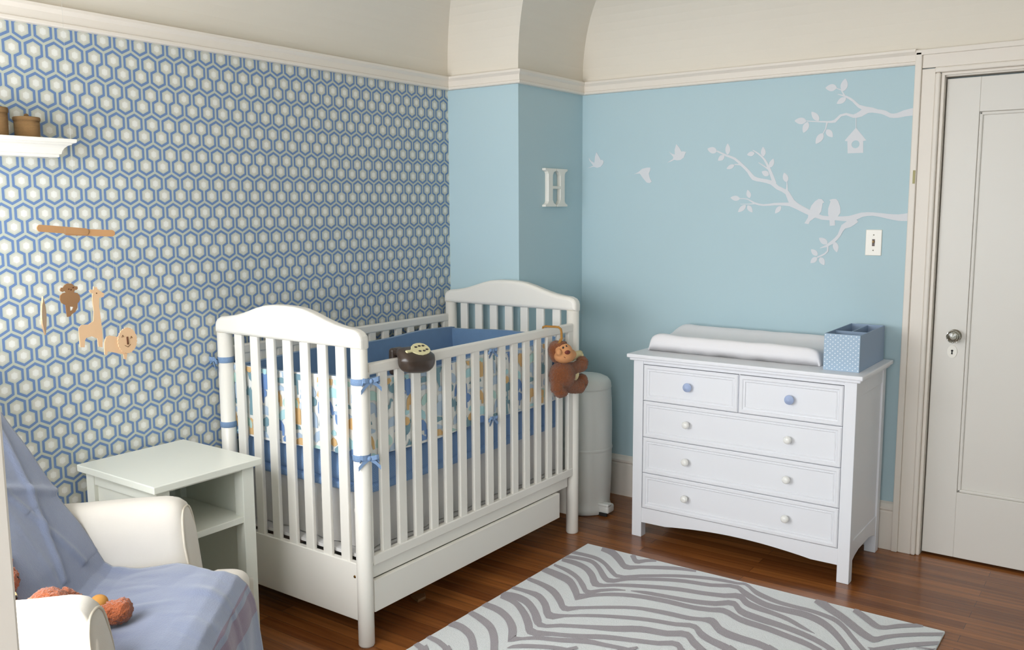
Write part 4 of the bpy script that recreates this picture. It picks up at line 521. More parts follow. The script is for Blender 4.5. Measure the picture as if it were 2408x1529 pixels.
MB().tube([(-2.172, 2.10, .478), (-2.172, 2.135, .478)], .014, 10).build('stop_peg', 'crib_white', crib)

# skirt, mattress, bumper
IX0, IX1, IY0, IY1 = CX0+.045, CX1-.048, CY0+.062, CY1-.062
def skirt(u, v):
    per = [(IX0+.012, IY0+.014), (IX1-.012, IY0+.014), (IX1-.012, IY1-.014), (IX0+.012, IY1-.014), (IX0+.012, IY0+.014)]
    seg = u*4; i = min(int(seg), 3); t = seg-i
    p = Vector(per[i]).lerp(Vector(per[i+1]), t); c = Vector(((IX0+IX1)/2, (IY0+IY1)/2))
    L = (Vector(per[i+1])-Vector(per[i])).length
    w = math.sin(t*L*46+i)*.5+math.sin(t*L*19+2*i)*.5
    dn = Vector((per[i+1][1]-per[i][1], -(per[i+1][0]-per[i][0]))).normalized()
    q = p + dn*(-.006*(1-v)+w*.010*v - .012*v)
    return (q.x, q.y, .520-(.520-.315)*v)
tag(MB().grid(skirt, 240, 10).build('crib_skirt', 'skirt_white'), 'white gathered crib skirt hanging below the blue mattress', 'crib skirt')
mt = MB()
def matt(u, v):
    a = u*2*PI; e = .12
    cx, cy = (IX0+IX1)/2, (IY0+IY1)/2; hx, hy = (IX1-IX0)/2-.004, (IY1-IY0)/2-.004
    c, s = math.cos(a), math.sin(a)
    x = math.copysign(abs(c)**e, c); y = math.copysign(abs(s)**e, s)
    prof = [(0, .516), (.96, .516), (1.0, .522), (1.004, .546), (.984, .552), (1, .560), (1.004, .60), (.985, .644), (.93, .653), (0, .653)]
    i = min(int(v*9), 8); t = v*9-i
    k = prof[i][0]*(1-t)+prof[i+1][0]*t; z = prof[i][1]*(1-t)+prof[i+1][1]*t
    wv = 1+.012*noise.noise(Vector((x*hx*16, y*hy*16, z*5)))+.004*noise.noise(Vector((x*hx*45, y*hy*45, z*12)))
    return (cx+hx*x*k*wv, cy+hy*y*k*wv, z)
mt.grid(matt, 240, 27)
tag(mt.build('crib_mattress', 'gingham_blue'), 'blue checked fitted crib mattress between the slats', 'mattress')
# animal silhouettes for the bumper print (x 0..1, z 0..1)
AN = {
 'dome': (1.25, .72, [(0, .2), (.02, .5), (.15, .8), (.4, 1), (.7, .95), (.93, .7), (1, .35), (.97, .1), (.85, .08), (.8, .22), (.5, .26), (.3, .2), (.22, .05), (.1, .03)]),
 'elephant': (1.15, .95, [(0, .05), (.02, .5), (.12, .78), (.3, .95), (.55, 1), (.8, .9), (.97, .65), (1, .3), (.98, 0), (.84, 0), (.82, .28), (.62, .3), (.6, 0), (.45, 0), (.42, .3), (.2, .36), (.12, .05)]),
 'giraffe': (.62, 1.5, [(.1, 0), (.2, 0), (.25, .34), (.6, .34), (.66, 0), (.78, 0), (.78, .5), (.55, .95), (.62, 1), (.4, 1), (.28, .96), (.05, .93), (.05, .86), (.28, .86), (.15, .5), (.1, .4)]),
 'camel': (1.05, 1.05, [(.0, .75), (.12, .85), (.2, .8), (.26, .5), (.38, .55), (.46, .8), (.55, .62), (.65, .85), (.78, .6), (.95, .5), (1, .2), (.92, 0), (.84, 0), (.82, .3), (.5, .28), (.46, 0), (.38, 0), (.34, .3), (.2, .35), (.12, .68), (.02, .66)]),
 'bird': (.9, 1.15, [(0, .86), (.1, .98), (.24, .96), (.3, .8), (.28, .62), (.4, .66), (.7, .8), (.98, .62), (.94, .4), (.72, .3), (.62, .3), (.66, 0), (.56, 0), (.52, .28), (.42, .28), (.22, .4), (.16, .6), (.16, .8)]),
 'croc': (1.5, .42, [(0, .3), (.2, .55), (.45, .95), (.6, .7), (.75, .9), (1, .55), (.97, .25), (.75, .2), (.7, 0), (.6, .2), (.3, .2), (.25, 0), (.18, .2)]),
 'small': (.5, .5, [(0, .3), (.2, .8), (.6, 1), (.95, .7), (1, .2), (.6, 0), (.3, .05)]),
}
SEQ = [('dome', 1), ('giraffe', 4), ('elephant', 2), ('camel', 5), ('bird', 3), ('elephant', 4), ('dome', 7), ('small', 6), ('bird', 5), ('elephant', 3), ('croc', 2), ('giraffe', 5), ('dome', 2), ('small', 4)]
def print_panel(b, P, L, z0, z1, rnd):
    """flat animal motifs, P(s, z) -> point on the outer face"""
    row = 0; z = z0-.03
    while z < z1:
        s = -rnd.random()*.08; k = (row*5) % len(SEQ)
        while s < L:
            nm, ci = SEQ[k % len(SEQ)]; k += 1; w, h, pts = AN[nm]; sc = .067
            w *= sc; h *= sc*1.02; flip = rnd.random() < .4
            if nm in ('croc', 'small'): h *= 1.0
            out = []
            for x, y in pts:
                ss = s+(1-x if flip else x)*w; zz = z+y*h*(.95)
                out.append((min(max(ss, 0.002), L-.002), min(max(zz, z0+.004), z1-.006)))
            ar = abs(sum(out[i][0]*out[(i+1) % len(out)][1]-out[(i+1) % len(out)][0]*out[i][1] for i in range(len(out))))/2
            if ar > 2e-5:
                t = bmesh.new(); f = t.faces.new([t.verts.new(P(*q, .0003*row+.0001*(k % 3))) for q in out])
                bmesh.ops.triangulate(t, faces=[f]); b.merge(t, ci)
            s += w*1.03+.002
            if nm in ('croc', 'small') and s < L:      # fill above the low ones
                w2 = w; s2 = s-w2; nm2, c2 = ('small', 1+(k % 7)); pts2 = AN['small'][2]; h2 = .022
                out = [(min(max(s2+x*w2*.8, .002), L-.002), min(max(z+h+.004+y*h2, z0+.004), z1-.006)) for x, y in pts2]
                ar = abs(sum(out[i][0]*out[(i+1) % 7][1]-out[(i+1) % 7][0]*out[i][1] for i in range(7)))/2
                if ar > 2e-5:
                    t = bmesh.new(); t.faces.new([t.verts.new(P(*q, .0003*row)) for q in out]); b.merge(t, c2)
        z += .0545; row += 1
bz0, bz1 = .655, .925
bump = thing('crib_bumper', 'padded crib bumper, animal print outside and plain blue inside, tied to the slats', 'crib bumper', ((IX0+IX1)/2, (IY0+IY1)/2, bz0))
TH = .022
def panel(x0, y0, x1, y1, nx, ny, seed):
    """outer face runs from (x0,y0) to (x1,y1); (nx,ny) points outward"""
    b = MB(); L = math.hypot(x1-x0, y1-y0); dx, dy = (x1-x0)/L, (y1-y0)/L
    def wave(s, z, out):
        e = min(1, min(z-bz0, bz1-z)/.03); puff = .004*noise.noise(Vector((s*7, z*7, seed)))
        return puff
    def Pt(s, z, off):
        zz = z + (.006*math.sin(s*9+seed) if z > bz1-.001 or z < bz0+.001 else 0)
        w = wave(s, z, off)
        return (x0+dx*s+nx*(off+w), y0+dy*s+ny*(off+w), zz)
    n = max(12, int(L/.02))
    b.grid(lambda u, v: Pt(u*L, bz0+(bz1-bz0)*v, 0), n, 12, mi=0)
    b.grid(lambda u, v: Pt(u*L, bz0+(bz1-bz0)*v, -TH), n, 12, mi=8)
    for z in (bz0, bz1): b.grid(lambda u, v: Pt(u*L, z, -TH*v), n, 2, mi=8 if z == bz1 else 8)
    for s in (0, L): b.grid(lambda u, v: Pt(s, bz0+(bz1-bz0)*u, -TH*v), 12, 1, mi=8)
    def PP(s, z, e=0):
        w = wave(s, z, 0); return (x0+dx*s+nx*(.0016+e+w), y0+dy*s+ny*(.0016+e+w), z)
    print_panel(b, PP, L, bz0, bz1, random.Random(seed))
    return b.build('bumper_panel', PT, bump, recalc=False)
BX0, BX1, BY0, BY1 = IX0+.002, IX1+.013, IY0-.012, IY1+.012
panel(BX0, BY0, BX1, BY0, 0, -1, 3); panel(BX1, BY0, BX1, BY1, 1, 0, 8); panel(BX1, BY1, BX0, BY1, 0, 1, 5); panel(BX0, BY1, BX0, BY0, -1, 0, 6)
def bow(c, dir_out, along, drop=.0, size=1.0):
    """tie: a band round the post/slat, two loops and two tails"""
    b = MB(); c = Vector(c); o = Vector(dir_out); a = Vector(along)
    def strip(pts, w):
        pts = [Vector(p) for p in pts]
        for p, q in zip(pts, pts[1:]):
            hz = Vector((0, 0, w/2)); off = o*.0015
            for f in (off, -off):
                b.b.faces.new([b.b.verts.new(v) for v in (p-hz+f, q-hz+f, q+hz+f, p+hz+f)])
    for sgn in (1, -1):
        pts = []
        for i in range(9):
            t = i/8*PI
            pts.append(c + a*sgn*math.sin(t)*.030*size*(1 if i < 5 else .96) + o*(.006+.008*math.sin(t*2)) + Vector((0, 0, (.012*math.sin(t/1.0)*(1 if i < 4 else -1)*.6))))
        strip(pts, .014*size)
        strip([c+o*.006, c+a*sgn*.018*size+o*.008+Vector((0, 0, -.014)), c+a*sgn*.034*size+o*.010+Vector((0, 0, -.030*size-drop))], .013*size)
    b.blob(c+o*.007, (.008, .008, .009), seg=10)
    return b
def band(cx, cy, r, z):
    b = MB(); b.lathe([(r+.001, z-.011), (r+.003, z-.008), (r+.003, z+.008), (r+.001, z+.011)], (cx, cy, 0), 'Z', 20); return b
for (x, z, c, di, al) in ((CX1-PR, .932, (CX1+.004, CY0+.045, .934), (.8, -.4, 0), (.35, .93, .05)), (CX1-PR, .672, (CX1+.004, CY0+.030, .672), (.8, -.6, 0), (.6, .8, 0)),
                          (CX0+PR, .940, (CX0-.002, CY0-.001, .940), (-.3, -.95, 0), (-.9, .2, 0)), (CX0+PR, .690, (CX0+.002, CY0+.001, .690), (-.3, -.95, 0), (-.9, .2, 0))):
    b = band(x, CY0+.028, PR, z)
    bb = bow(c, di, al, size=1.15 if x < CM else 1.1) if not (x < CM and z < .8) else MB()
    me = bpy.data.meshes.new('t'); bb.b.to_mesh(me); b.b.from_mesh(me); bpy.data.meshes.remove(me)
    b.build('ribbon_tie', 'ribbon_blue', bump)
for z in (.945, .672): bow((CX1-.008, 2.806, z), (1, 0, 0), (0, 1, 0), size=.8).build('ribbon_tie', 'ribbon_blue', bump)

# ================================================================ THINGS ON THE CRIB RAIL
so = thing('crib_soother', 'dark brown plastic crib soother with cream speaker face clipped over the crib rail', 'crib soother', (-2.10, 2.33, .94))
b = MB()
def shell(u, v):
    # half-moon body hanging outside the rail, hood reaching over it
    a = v*2*PI; s = -1+2*u; k = math.sqrt(max(0, 1-abs(s)**(5.5 if s < 0 else 2.4)))
    cx, cz = -2.086+.006*s, .978-.006*s
    rx, rz = .034*k, (.046+.004*s)*k
    x = cx+rx*math.copysign(abs(math.cos(a))**.85, math.cos(a)); z = cz+rz*math.copysign(abs(math.sin(a))**.85, math.sin(a))
    if z > .992: x = x-(z-.992)*.9
    return (x, 2.326+.078*s, z)
b.grid(shell, 26, 28); b.build('body', 'device_brown', so)
MB().box((-2.175, 2.270, .925), (-2.150, 2.330, 1.020), .011, 4).box((-2.172, 2.275, .994), (-2.095, 2.325, 1.020), .011, 4).build('clip', 'device_brown', so)
T = Matrix.Rotation(math.radians(35), 3, 'Y')
dropo = []
for i in range(28):
    a = i/28*2*PI; r = 1.0; dropo.append((math.cos(a)*.030, math.sin(a)*.040+.008))
def face(u, v): return None
fb = MB(); t = bmesh.new()
pts = [(.0, -.078), (.006, -.076), (.008, -.052), (.018, -.044), (.026, -.034), (.031, -.018), (.031, .0), (.027, .018), (.018, .032), (.006, .038), (-.008, .038), (-.019, .031), (-.026, .017), (-.028, 0), (-.026, -.018), (-.019, -.034), (-.008, -.044), (-.002, -.056), (-.004, -.076)]
vs = [t.verts.new((p[0], p[1], 0)) for p in pts]; f = t.faces.new(vs); r = bmesh.ops.extrude_face_region(t, geom=[f])
for v in r['geom']:
    if isinstance(v, bmesh.types.BMVert): v.co.z = .005
MM = Matrix.Translation((-2.086, 2.344, 1.014)) @ T.to_4x4()
fb.merge(t, 0, MM); fb.build('speaker_face', 'device_cream', so)
hb = MB()
for (x, y) in ((.012, -.018), (-.010, -.020), (.014, .002), (-.012, .0), (.010, .020), (-.010, .018)):
    hb.lathe([(0, 0), (.0055, 0), (.0055, .0008), (0, .0008)], MM @ Vector((x, y, .0052)), seg=12, rot=T @ Matrix.Diagonal((.75, 1.25, 1)))
hb.build('speaker_holes', 'device_brown', so)

mk = thing('plush_monkey', 'brown plush monkey hanging by its tan cord from the far end of the crib rail', 'plush toy', (-2.08, 3.32, .71))
MX = -2.075
def V(y, z, dx=0): return (MX+dx, y, z)
def fuzzy(b, name, m, parent, vox=.0045, amp=.009):
    o = b.build(name, m, parent)
    r = o.modifiers.new('remesh', 'REMESH'); r.mode = 'VOXEL'; r.voxel_size = vox; r.use_smooth_shade = True
    tx = bpy.data.textures.new('fuzz', 'CLOUDS'); tx.noise_scale = .0055
    dm = o.modifiers.new('fuzz', 'DISPLACE'); dm.texture = tx; dm.strength = amp; dm.mid_level = .4
    return o
bt = MB()
bt.blob(V(3.247, .782), (.055, .062, .064), seg=24)
bt.tube([V(3.27, .80), V(3.335, .802, .012), V(3.378, .812, .018), V(3.388, .832, .018)], [.034, .027, .030, .026], 14)
bt.blob(V(3.385, .822, .018), (.026, .026, .028))
bt.tube([V(3.26, .745), V(3.32, .722, .012), V(3.360, .722, .02)], [.034, .030, .034], 14)
bt.blob(V(3.378, .738, .02), (.028, .027, .034)); bt.blob(V(3.355, .718, .02), (.028, .032, .026))
bt.tube([V(3.215, .765), V(3.195, .740, .01), V(3.190, .722, .015)], [.034, .028, .028], 14)
bt.blob(V(3.206, .715, .02), (.028, .034, .020))
fuzzy(bt, 'body', 'plush_brown', mk)
hd = MB(); hd.blob(V(3.244, .892, -.030), (.030, .042, .042)); hd.blob(V(3.230, .914, -.014), (.026, .022, .018)); hd.blob(V(3.226, .872, -.022), (.022, .022, .032)); hd.tube([V(3.215, .915), V(3.235, .926, .01), V(3.262, .925, .01)], [.012, .011, .006], 10)
fuzzy(hd, 'hair', 'plush_brown', mk, .0045, .006)
fc = MB(); fc.blob(V(3.248, .870, .012), (.042, .056, .032)); fc.blob(V(3.240, .896, .012), (.038, .038, .030)); fc.blob(V(3.292, .870, .006), (.034, .032, .025)); fc.blob(V(3.194, .893, .018), (.012, .012, .016))
ff = fc.build('face', 'plush_tan', mk); r = ff.modifiers.new('remesh', 'REMESH'); r.mode = 'VOXEL'; r.voxel_size = .004; r.use_smooth_shade = True
def FV(y, z, t): return (MX+.53*t, y-.85*t, z+.15*t)
MB().blob(FV(3.288, .881, .071), (.013, .017, .012)).build('nose', 'nose_red', mk)
MB().blob(FV(3.256, .903, 0.051), (.0045, .0045, .006)).build('eye', 'bead_black', mk); MB().blob(FV(3.282, .905, .064), (.0045, .0045, .006)).build('eye', 'bead_black', mk)
MB().tube([FV(3.262, .864, .068), FV(3.274, .858, .076), FV(3.290, .857, .078), FV(3.304, .862, .074)], .0018, 8).build('mouth', 'nose_red', mk)
MB().blob(V(3.325, .778, .0), (.035, .028, .036)).build('belly', 'plush_cream', mk)
cb = MB(); cb.tube([V(3.340, .845, -.012), V(3.37, .853, -.012), V(3.415, .855, -.012)], [.016, .018, .016], 12); cb.blob(V(3.412, .847, -.012), (.018, .018, .018)); cb.build('hand', 'plush_cream', mk)
MB().tube([V(3.222, .925, 0), V(3.224, .95, .012), V(3.229, .975, .008), V(3.230, .988, .004), V(3.229, .9955, -.006), V(3.227, .9965, -.020), V(3.225, .9960, -.045), V(3.224, .9960, -.070), V(3.223, .992, -.082), V(3.222, .970, -.086)], [.008, .0055, .005, .005, .005, .005, .005, .005, .005, .005], 12).build('cord', 'tan_cord', mk)

# ================================================================ DIAPER PAIL
pc = (-2.275, 3.775)
pail = thing('diaper_pail', 'tall rounded white diaper pail between the crib and the dresser', 'pail', (pc[0], pc[1], 0))
b = MB(); b.lathe([(0, .004), (.120, .0), (.130, .006), (.131, .03), (.126, .045), (.127, .07), (.1315, .18), (.134, .33), (.134, .45), (.132, .55), (.128, .615), (.127, .62), (.1265, .625)], (pc[0], pc[1], 0), seg=48)
b.build('body', 'bin_white', pail)
MB().lathe([(.1265, .622), (.129, .626), (.129, .632), (.125, .655), (.112, .672), (.085, .684), (.045, .690), (0, .692)], (pc[0], pc[1], 0), seg=48).build('lid', 'bin_white', pail)
MB().lathe([(.1350, .318), (.1365, .322), (.1365, .330), (.1350, .334)], (pc[0], pc[1], 0), seg=48).build('seam_ring', 'bin_white', pail)
b = MB(); b.box((pc[0]+.100, pc[1]-.055, .012), (pc[0]+.165, pc[1]+.012, .055), .012, 3); b.box((pc[0]+.09, pc[1]-.06, .05), (pc[0]+.168, pc[1]-.02, .064), .006)
b.build('foot_pedal', 'bin_white', pail)
MB().box((pc[0]+.112, pc[1]-.058, .002), (pc[0]+.158, pc[1]-.050, .018)).build('pedal_slot', 'dark_gap', pail)
tag(MB().prism([(-2.283, 2.479), (-2.249, 2.527), (-2.222, 2.500), (-2.225, 2.458)], .0, .012, 'Z', .003).build('floor_wedge', 'wedge_clear'), 'small flat brown wedge lying on the wood floor under the crib edge', 'wedge')

# ================================================================ DRESSER
DXL, DXR, DYF, DYB = -1.902, -.925, 3.577, 4.035
dt = thing('dresser', 'white dresser with two blue top knobs and arched base against the pale blue wall', 'dresser', ((DXL+DXR)/2, (DYF+DYB)/2, 0))
topz = .830
b = MB(); b.box((DXL-.026, DYF-.022, topz+.004), (DXR+.026, DYB+.004, topz+.022), .005, 3); b.box((DXL-.016, DYF-.013, topz-.008), (DXR+.016, DYB+.002, topz+.006), .005, 3)
b.build('top', 'dresser_white', dt)
PW = .048
for x in (DXL, DXR-PW):
    for y in (DYF, DYB-.045): MB().box((x, y, 0), (x+PW, y+.045, topz-.006), .002).build('leg', 'dresser_white', dt)
for xa, xb, xp in ((DXL+.004, DXL+.018, DXL+.010), (DXR-.018, DXR-.004, DXR-.012)):
    b = MB(); b.box((xp-.006, DYF+.04, .14), (xp+.004, DYB-.04, topz-.01)); b.box((xa, DYF+.04, topz-.075), (xb, DYB-.04, topz-.008), .002)
    t = [(DYF+.04, .075), (DYF+.09, .092), (DYF+.15, .102), (DYB-.15, .102), (DYB-.09, .092), (DYB-.04, .075), (DYB-.04, .165), (DYF+.04, .165)]
    b.prism(t, xa, xb, 'X', .001)
    b.build('side_panel', 'dresser_white', dt)
b = MB(); b.box((DXL+.03, DYF+.022, .13), (DXR-.03, DYF+.030, topz-.01)); b.box((DXL+.03, DYB-.012, .10), (DXR-.03, DYB-.004, topz-.01)); b.build('carcass', 'dark_gap', dt)
fx0, fx1 = DXL+PW, DXR-PW
MB().box((fx0-.002, DYF+.004, .807), (fx1+.002, DYF+.03, topz-.006), .001).build('top_stretcher', 'dresser_white', dt)
ap = [(fx0, .139), (fx0, .070), (fx0+.11, .071)]
for i in range(0, 25):
    t = i/24; ap.append((-1.735+(.655)*t, .071+.024*(math.sin(PI*t)**.9)))
ap += [(fx1, .071), (fx1, .139)]
MB().prism(ap, DYF+.003, DYF+.024, 'Y', .0).build('apron', 'dresser_white', dt)
def ring(b, x0, x1, z0, z1, prof, y):
    """moulding mitred round a rectangle: prof (inset, y offset)"""
    rows = [[b.b.verts.new((x0+d, y+e, z0+d)), b.b.verts.new((x1-d, y+e, z0+d)), b.b.verts.new((x1-d, y+e, z1-d)), b.b.verts.new((x0+d, y+e, z1-d))] for d, e in prof]
    for p, q in zip(rows, rows[1:]):
        for k in range(4): b.b.faces.new((p[k], p[(k+1) % 4], q[(k+1) % 4], q[k]))
    b.b.faces.new(rows[-1])
def drawer(x0, x1, z0, z1, knobs, km):
    b = MB(); y = DYF+.002
    ring(b, x0, x1, z0, z1, [(0, .022), (0, .001), (.001, 0), (.004, -.003), (.014, -.003), (.017, -.0005), (.018, .002), (.0215, .0025), (.023, .0005), (.026, .0005), (.029, .005)], y)
    o = b.build('drawer', 'dresser_white', dt)
    for kx in knobs:
        kb = MB(); zc = (z0+z1)/2 + .003
        if km == 'blue_knob': pr = [(.0, 0), (.010, 0), (.009, .006), (.013, .010), (.0185, .015), (.020, .020), (.019, .024), (.0165, .025), (.0155, .0275), (.012, .0275), (.011, .030), (.006, .031), (.005, .033), (0, .0335)]
        else: pr = [(.0, 0), (.008, 0), (.007, .008), (.012, .013), (.016, .020), (.0165, .026), (.014, .033), (.008, .0365), (0, .0375)]
        kb.lathe(pr, (kx, y+.004, zc), '-Y', 28)
        ko = kb.build('knob', km, o); 
        if km == 'blue_knob': ko['label'] = 'pale blue ringed ceramic knob'
g = .0024
drawer(fx0+g, -1.4085, .642, .804, (-1.633,), 'blue_knob'); drawer(-1.4035, fx1-g, .642, .804, (-1.185,), 'blue_knob')
for z0, z1 in ((.4735, .6395), (.307, .4710), (.1405, .3045)): drawer(fx0+g, fx1-g, z0, z1, (-1.635, -1.185), 'white_knob')
MB().box((-1.4085, DYF+.012, .640), (-1.4035, DYF+.024, .806)).build('divider', 'dresser_white', dt)

# changing pad
TZ = topz+.022
def pad(u, v):
    # v round the cross-section, u along the length
    x = -1.892 + .785*u
    e = 1-abs(2*u-1)**14; 
    n = v*2*PI
    # cross-section outline in (y,z): contoured top with raised long edges
    yc = 3.852; hy = .160
    c, s = math.cos(n), math.sin(n)
    yy = math.copysign(abs(c)**.45, c)
    ztop = .056 + .034*min(1, abs(yy)**2.2*1.15) + (.020 if yy > 0 else 0)*abs(yy)
    ztop += .010*math.exp(-((u-.04)/.08)**2)
    ztop += .004*noise.noise(Vector((u*9, yy*2, 1)))
    zz = ztop*max(0, s)**.35 if s > 0 else 0
    zz *= max(.0, e)**.35
    k = 1 - .03*(1-e)
    sag = -.004*math.sin(u*11)
    if s <= 0: zz = 0.002
    y = yc + (hy*k + .004*noise.noise(Vector((u*9, zz*22+u*6, yy))))*yy
    return (x + .004*noise.noise(Vector((zz*40, yy*3, u*3))), y, TZ + max(zz, 0.001))
b = MB(); b.grid(pad, 90, 64)
for uu in (0, 1):
    t = bmesh.new(); t.faces.new([t.verts.new(pad(uu, k/64)) for k in range(64)]); b.merge(t)
pd_ = b.build('changing_pad', 'terry_white'); bm_ = bmesh.new(); bm_.from_mesh(pd_.data); bmesh.ops.remove_doubles(bm_, verts=bm_.verts, dist=.0004); bmesh.ops.recalc_face_normals(bm_, faces=bm_.faces)
for f in bm_.faces: f.smooth = True
bm_.to_mesh(pd_.data); bm_.free()
tag(pd_, 'white terry covered contoured changing pad lying on top of the dresser', 'changing pad')

# organiser box
ob = thing('organizer_box', 'open blue organizer box with white polka dots standing on the dresser beside the changing pad', 'box', (-1.005, 3.83, TZ))
bx0, bx1, by0, by1, bz, bzt = -1.076, -.936, 3.636, 4.018, TZ, TZ+.148
th = .004
MB().box((bx0, by0, bz), (bx1, by0+th, bzt), .001).build('front_panel', 'polka_dot_blue', ob)
for x in (bx0, bx1-th): MB().box((x, by0+th, bz), (x+th, by1-th, bzt), .001).build('side_panel', 'box_blue', ob)
MB().box((bx0, by1-th, bz), (bx1, by1, bzt), .001).build('back_panel', 'box_blue', ob)
MB().box((bx0+th, by0+th, bz), (bx1-th, by1-th, bz+.003)).build('bottom', 'box_blue', ob)
MB().box((bx0+th, 3.775, bz+.003), (bx1-th, 3.779, bzt-.004)).build('divider', 'box_blue', ob)
MB().box((-1.008, 3.779, bz+.003), (-1.004, by1-th, bzt-.004)).build('divider', 'box_blue', ob)

# ================================================================ NIGHTSTAND
NX0, NX1, NY0, NY1, NZ = -2.880, -2.437, 1.512, 1.918, .665
ns = thing('nightstand', 'cream white open nightstand with a middle shelf between the armchair and the crib', 'nightstand', ((NX0+NX1)/2, (NY0+NY1)/2, 0))
MB().box((NX0, NY0, NZ-.024), (NX1, NY1, NZ), .003).build('top', 'table_white', ns)
ix0, ix1, iy0, iy1, L = NX0+.018, NX1-.020, NY0+.020, NY1-.020, .046
for x in (ix0, ix1-L):
    for y in (iy0, iy1-L): MB().box((x, y, 0), (x+L, y+L, NZ-.024), .002).build('leg', 'table_white', ns)
MB().box((ix1-.030, iy0+L, .630), (ix1-.006, iy1-L, NZ-.024), .001).build('apron', 'table_white', ns)
for ya, yp in ((iy0+.004, iy0+.014), (iy1-.018, iy1-.022)):
    b = MB(); b.box((ix0+L, yp, .06), (ix1-L, yp+.008, .64)); b.box((ix0+L, ya, .60), (ix1-L, ya+.014, .64), .001); b.box((ix0+L, ya, .05), (ix1-L, ya+.014, .10), .001)
    b.build('side_panel', 'table_white', ns)
MB().box((ix0+.008, iy0+L-.01, .05), (ix0+.014, iy1-L+.01, .64)).build('back_panel', 'table_white', ns)
MB().box((ix0+.014, iy0+.03, .449), (ix1-.004, iy1-.03, .471), .002).build('shelf', 'table_white', ns)
MB().box((ix0+.014, iy0+.03, .085), (ix1-.004, iy1-.03, .107), .002).build('shelf', 'table_white', ns)

# ================================================================ WALL SHELF AND BASKETS
def mshelf():
    prof = [(0, 1.668), (.088, 1.668), (.088, 1.676), (.094, 1.682), (.096, 1.692), (.104, 1.702), (.116, 1.708), (.118, 1.712), (.126, 1.713), (.126, 1.7245), (0, 1.7245)]
    b = MB(); yend = 1.534
    b.sweep([(XL+.086, .80, 1, 0), (XL+.086, 1.494, 1, 1), (XL, 1.494, 0, 1)], [(-.02, 1.668), (-.001, 1.668), (.001, 1.670), (.001, 1.677), (.006, 1.6785), (.007, 1.684), (.009, 1.690), (.013, 1.697), (.019, 1.703), (.026, 1.7065), (.029, 1.7075), (.029, 1.7105), (.037, 1.7125), (.039, 1.7145), (.040, 1.7225), (.039, 1.7245), (-.02, 1.7245)])
    b.box((XL, .801, 1.669), (XL+.072, 1.48, 1.7240))
    return b
tag(mshelf().build('wall_shelf', 'crib_white'), 'white moulded ledge shelf on the hexagon wallpaper holding the wicker baskets', 'shelf')
def basket(y, r, h, label):
    t = thing('wicker_basket', label, 'basket', (XL+.066, y, 1.7245), 'lidded baskets on the wall shelf')
    MB().lathe([(0, 0), (r*.93, 0), (r*.97, h*.06), (r, h*.5), (r*.99, h*.76), (r*.95, h*.76)], (XL+.066, y, 1.7245), seg=32).build('basket_body', 'wicker', t)
    MB().lathe([(r*.99, h*.70), (r*1.06, h*.71), (r*1.07, h*.80), (r*1.05, h*.84), (r*1.0, h*.86), (r*.6, h*.885), (0, h*.89)], (XL+.066, y, 1.7245), seg=32).build('lid', 'wicker', t)
    MB().blob((XL+.066, y, 1.7245+h*.93), (.007, .007, .006), seg=12).build('lid_knob', 'wicker', t)
basket(1.412, .036, .072, 'short round wicker basket with a knobbed lid at the end of the wall shelf')
basket(1.318, .036, .098, 'taller round wicker basket cut off by the left edge, on the wall shelf')

# ================================================================ MOBILE
mo = thing('baby_mobile', 'wooden baby mobile of monkey, giraffe, lion and fish cutouts hanging beside the wallpaper', 'mobile', (-2.6, 1.42, 1.45))
a0, a1, _, a2 = MOB['bar']
def plate(name, outline, x, m, parent=mo, th=.004, rot=0.0, holes=None):
    b = MB(); cy = sum(p[0] for p in outline)/len(outline)
    if holes:
        t = bmesh.new(); es = []
        for lp in [outline]+holes:
            vs = [t.verts.new((x, p[0], p[1])) for p in lp]; es += [t.edges.new((vs[i], vs[(i+1) % len(vs)])) for i in range(len(vs))]
        bmesh.ops.triangle_fill(t, edges=es, use_beauty=True)
        r = bmesh.ops.extrude_face_region(t, geom=t.faces[:])
        for v in r['geom']:
            if isinstance(v, bmesh.types.BMVert): v.co.x += th
        b.merge(t)
    else: b.prism(outline, x, x+th, 'X')
    if rot:
        R = Matrix.Rotation(rot, 3, 'Z'); c = Vector((x, cy, 0))
        for v in b.b.verts: v.co = c + R @ (v.co-c)
    return b.build(name, m, parent)
def bar(y0, z0, y1, z1, x0, x1, m, w=.0095):
    b = MB(); t = bmesh.new(); n = 8; o = []
    L = math.hypot(y1-y0, z1-z0); 
    for k in range(n+1): a = PI/2+PI*k/n; o.append((math.cos(a)*w, math.sin(a)*w))
    for k in range(n+1): a = -PI/2+PI*k/n; o.append((L+math.cos(a)*w, math.sin(a)*w))
    A = [t.verts.new((-.002, p[0], p[1])) for p in o]; B = [t.verts.new((.002, p[0], p[1])) for p in o]
    t.faces.new(A); t.faces.new(B[::-1]); nn = len(o)
    for i in range(nn): t.faces.new((A[i], B[i], B[(i+1) % nn], A[(i+1) % nn]))
    d = Vector((x1-x0, y1-y0, z1-z0)).normalized(); side = d.cross(Vector((0, 0, 1))).normalized(); up = side.cross(d)
    Mx = Matrix((side, d, up)).transposed().to_4x4(); Mx.translation = Vector((x0, y0, z0))
    b.merge(t, 0, Mx); return b.build('crossbar', m, mo)
bar(a0[0]+.008, a0[1]-.004, a1[0]-.012, a1[1]-.004, -2.60, -2.60, 'wood_mid', .010)
bar(a1[0]-.06, a1[1]-.004, a2[0]-.008, a2[1]-.004, -2.612, -2.592, 'wood_mid', .010)
pm = plate('monkey_cutout', MOB['monkey'], -2.60, 'wood_dark', holes=[MOB['monkeyhole']])
pg = plate('giraffe_cutout', MOB['giraffe'], -2.612, 'wood_light')
lb = plate('lion_cutout', MOB['lionbody'], -2.60, 'wood_light')
lc, lr = MOB['lionhead']
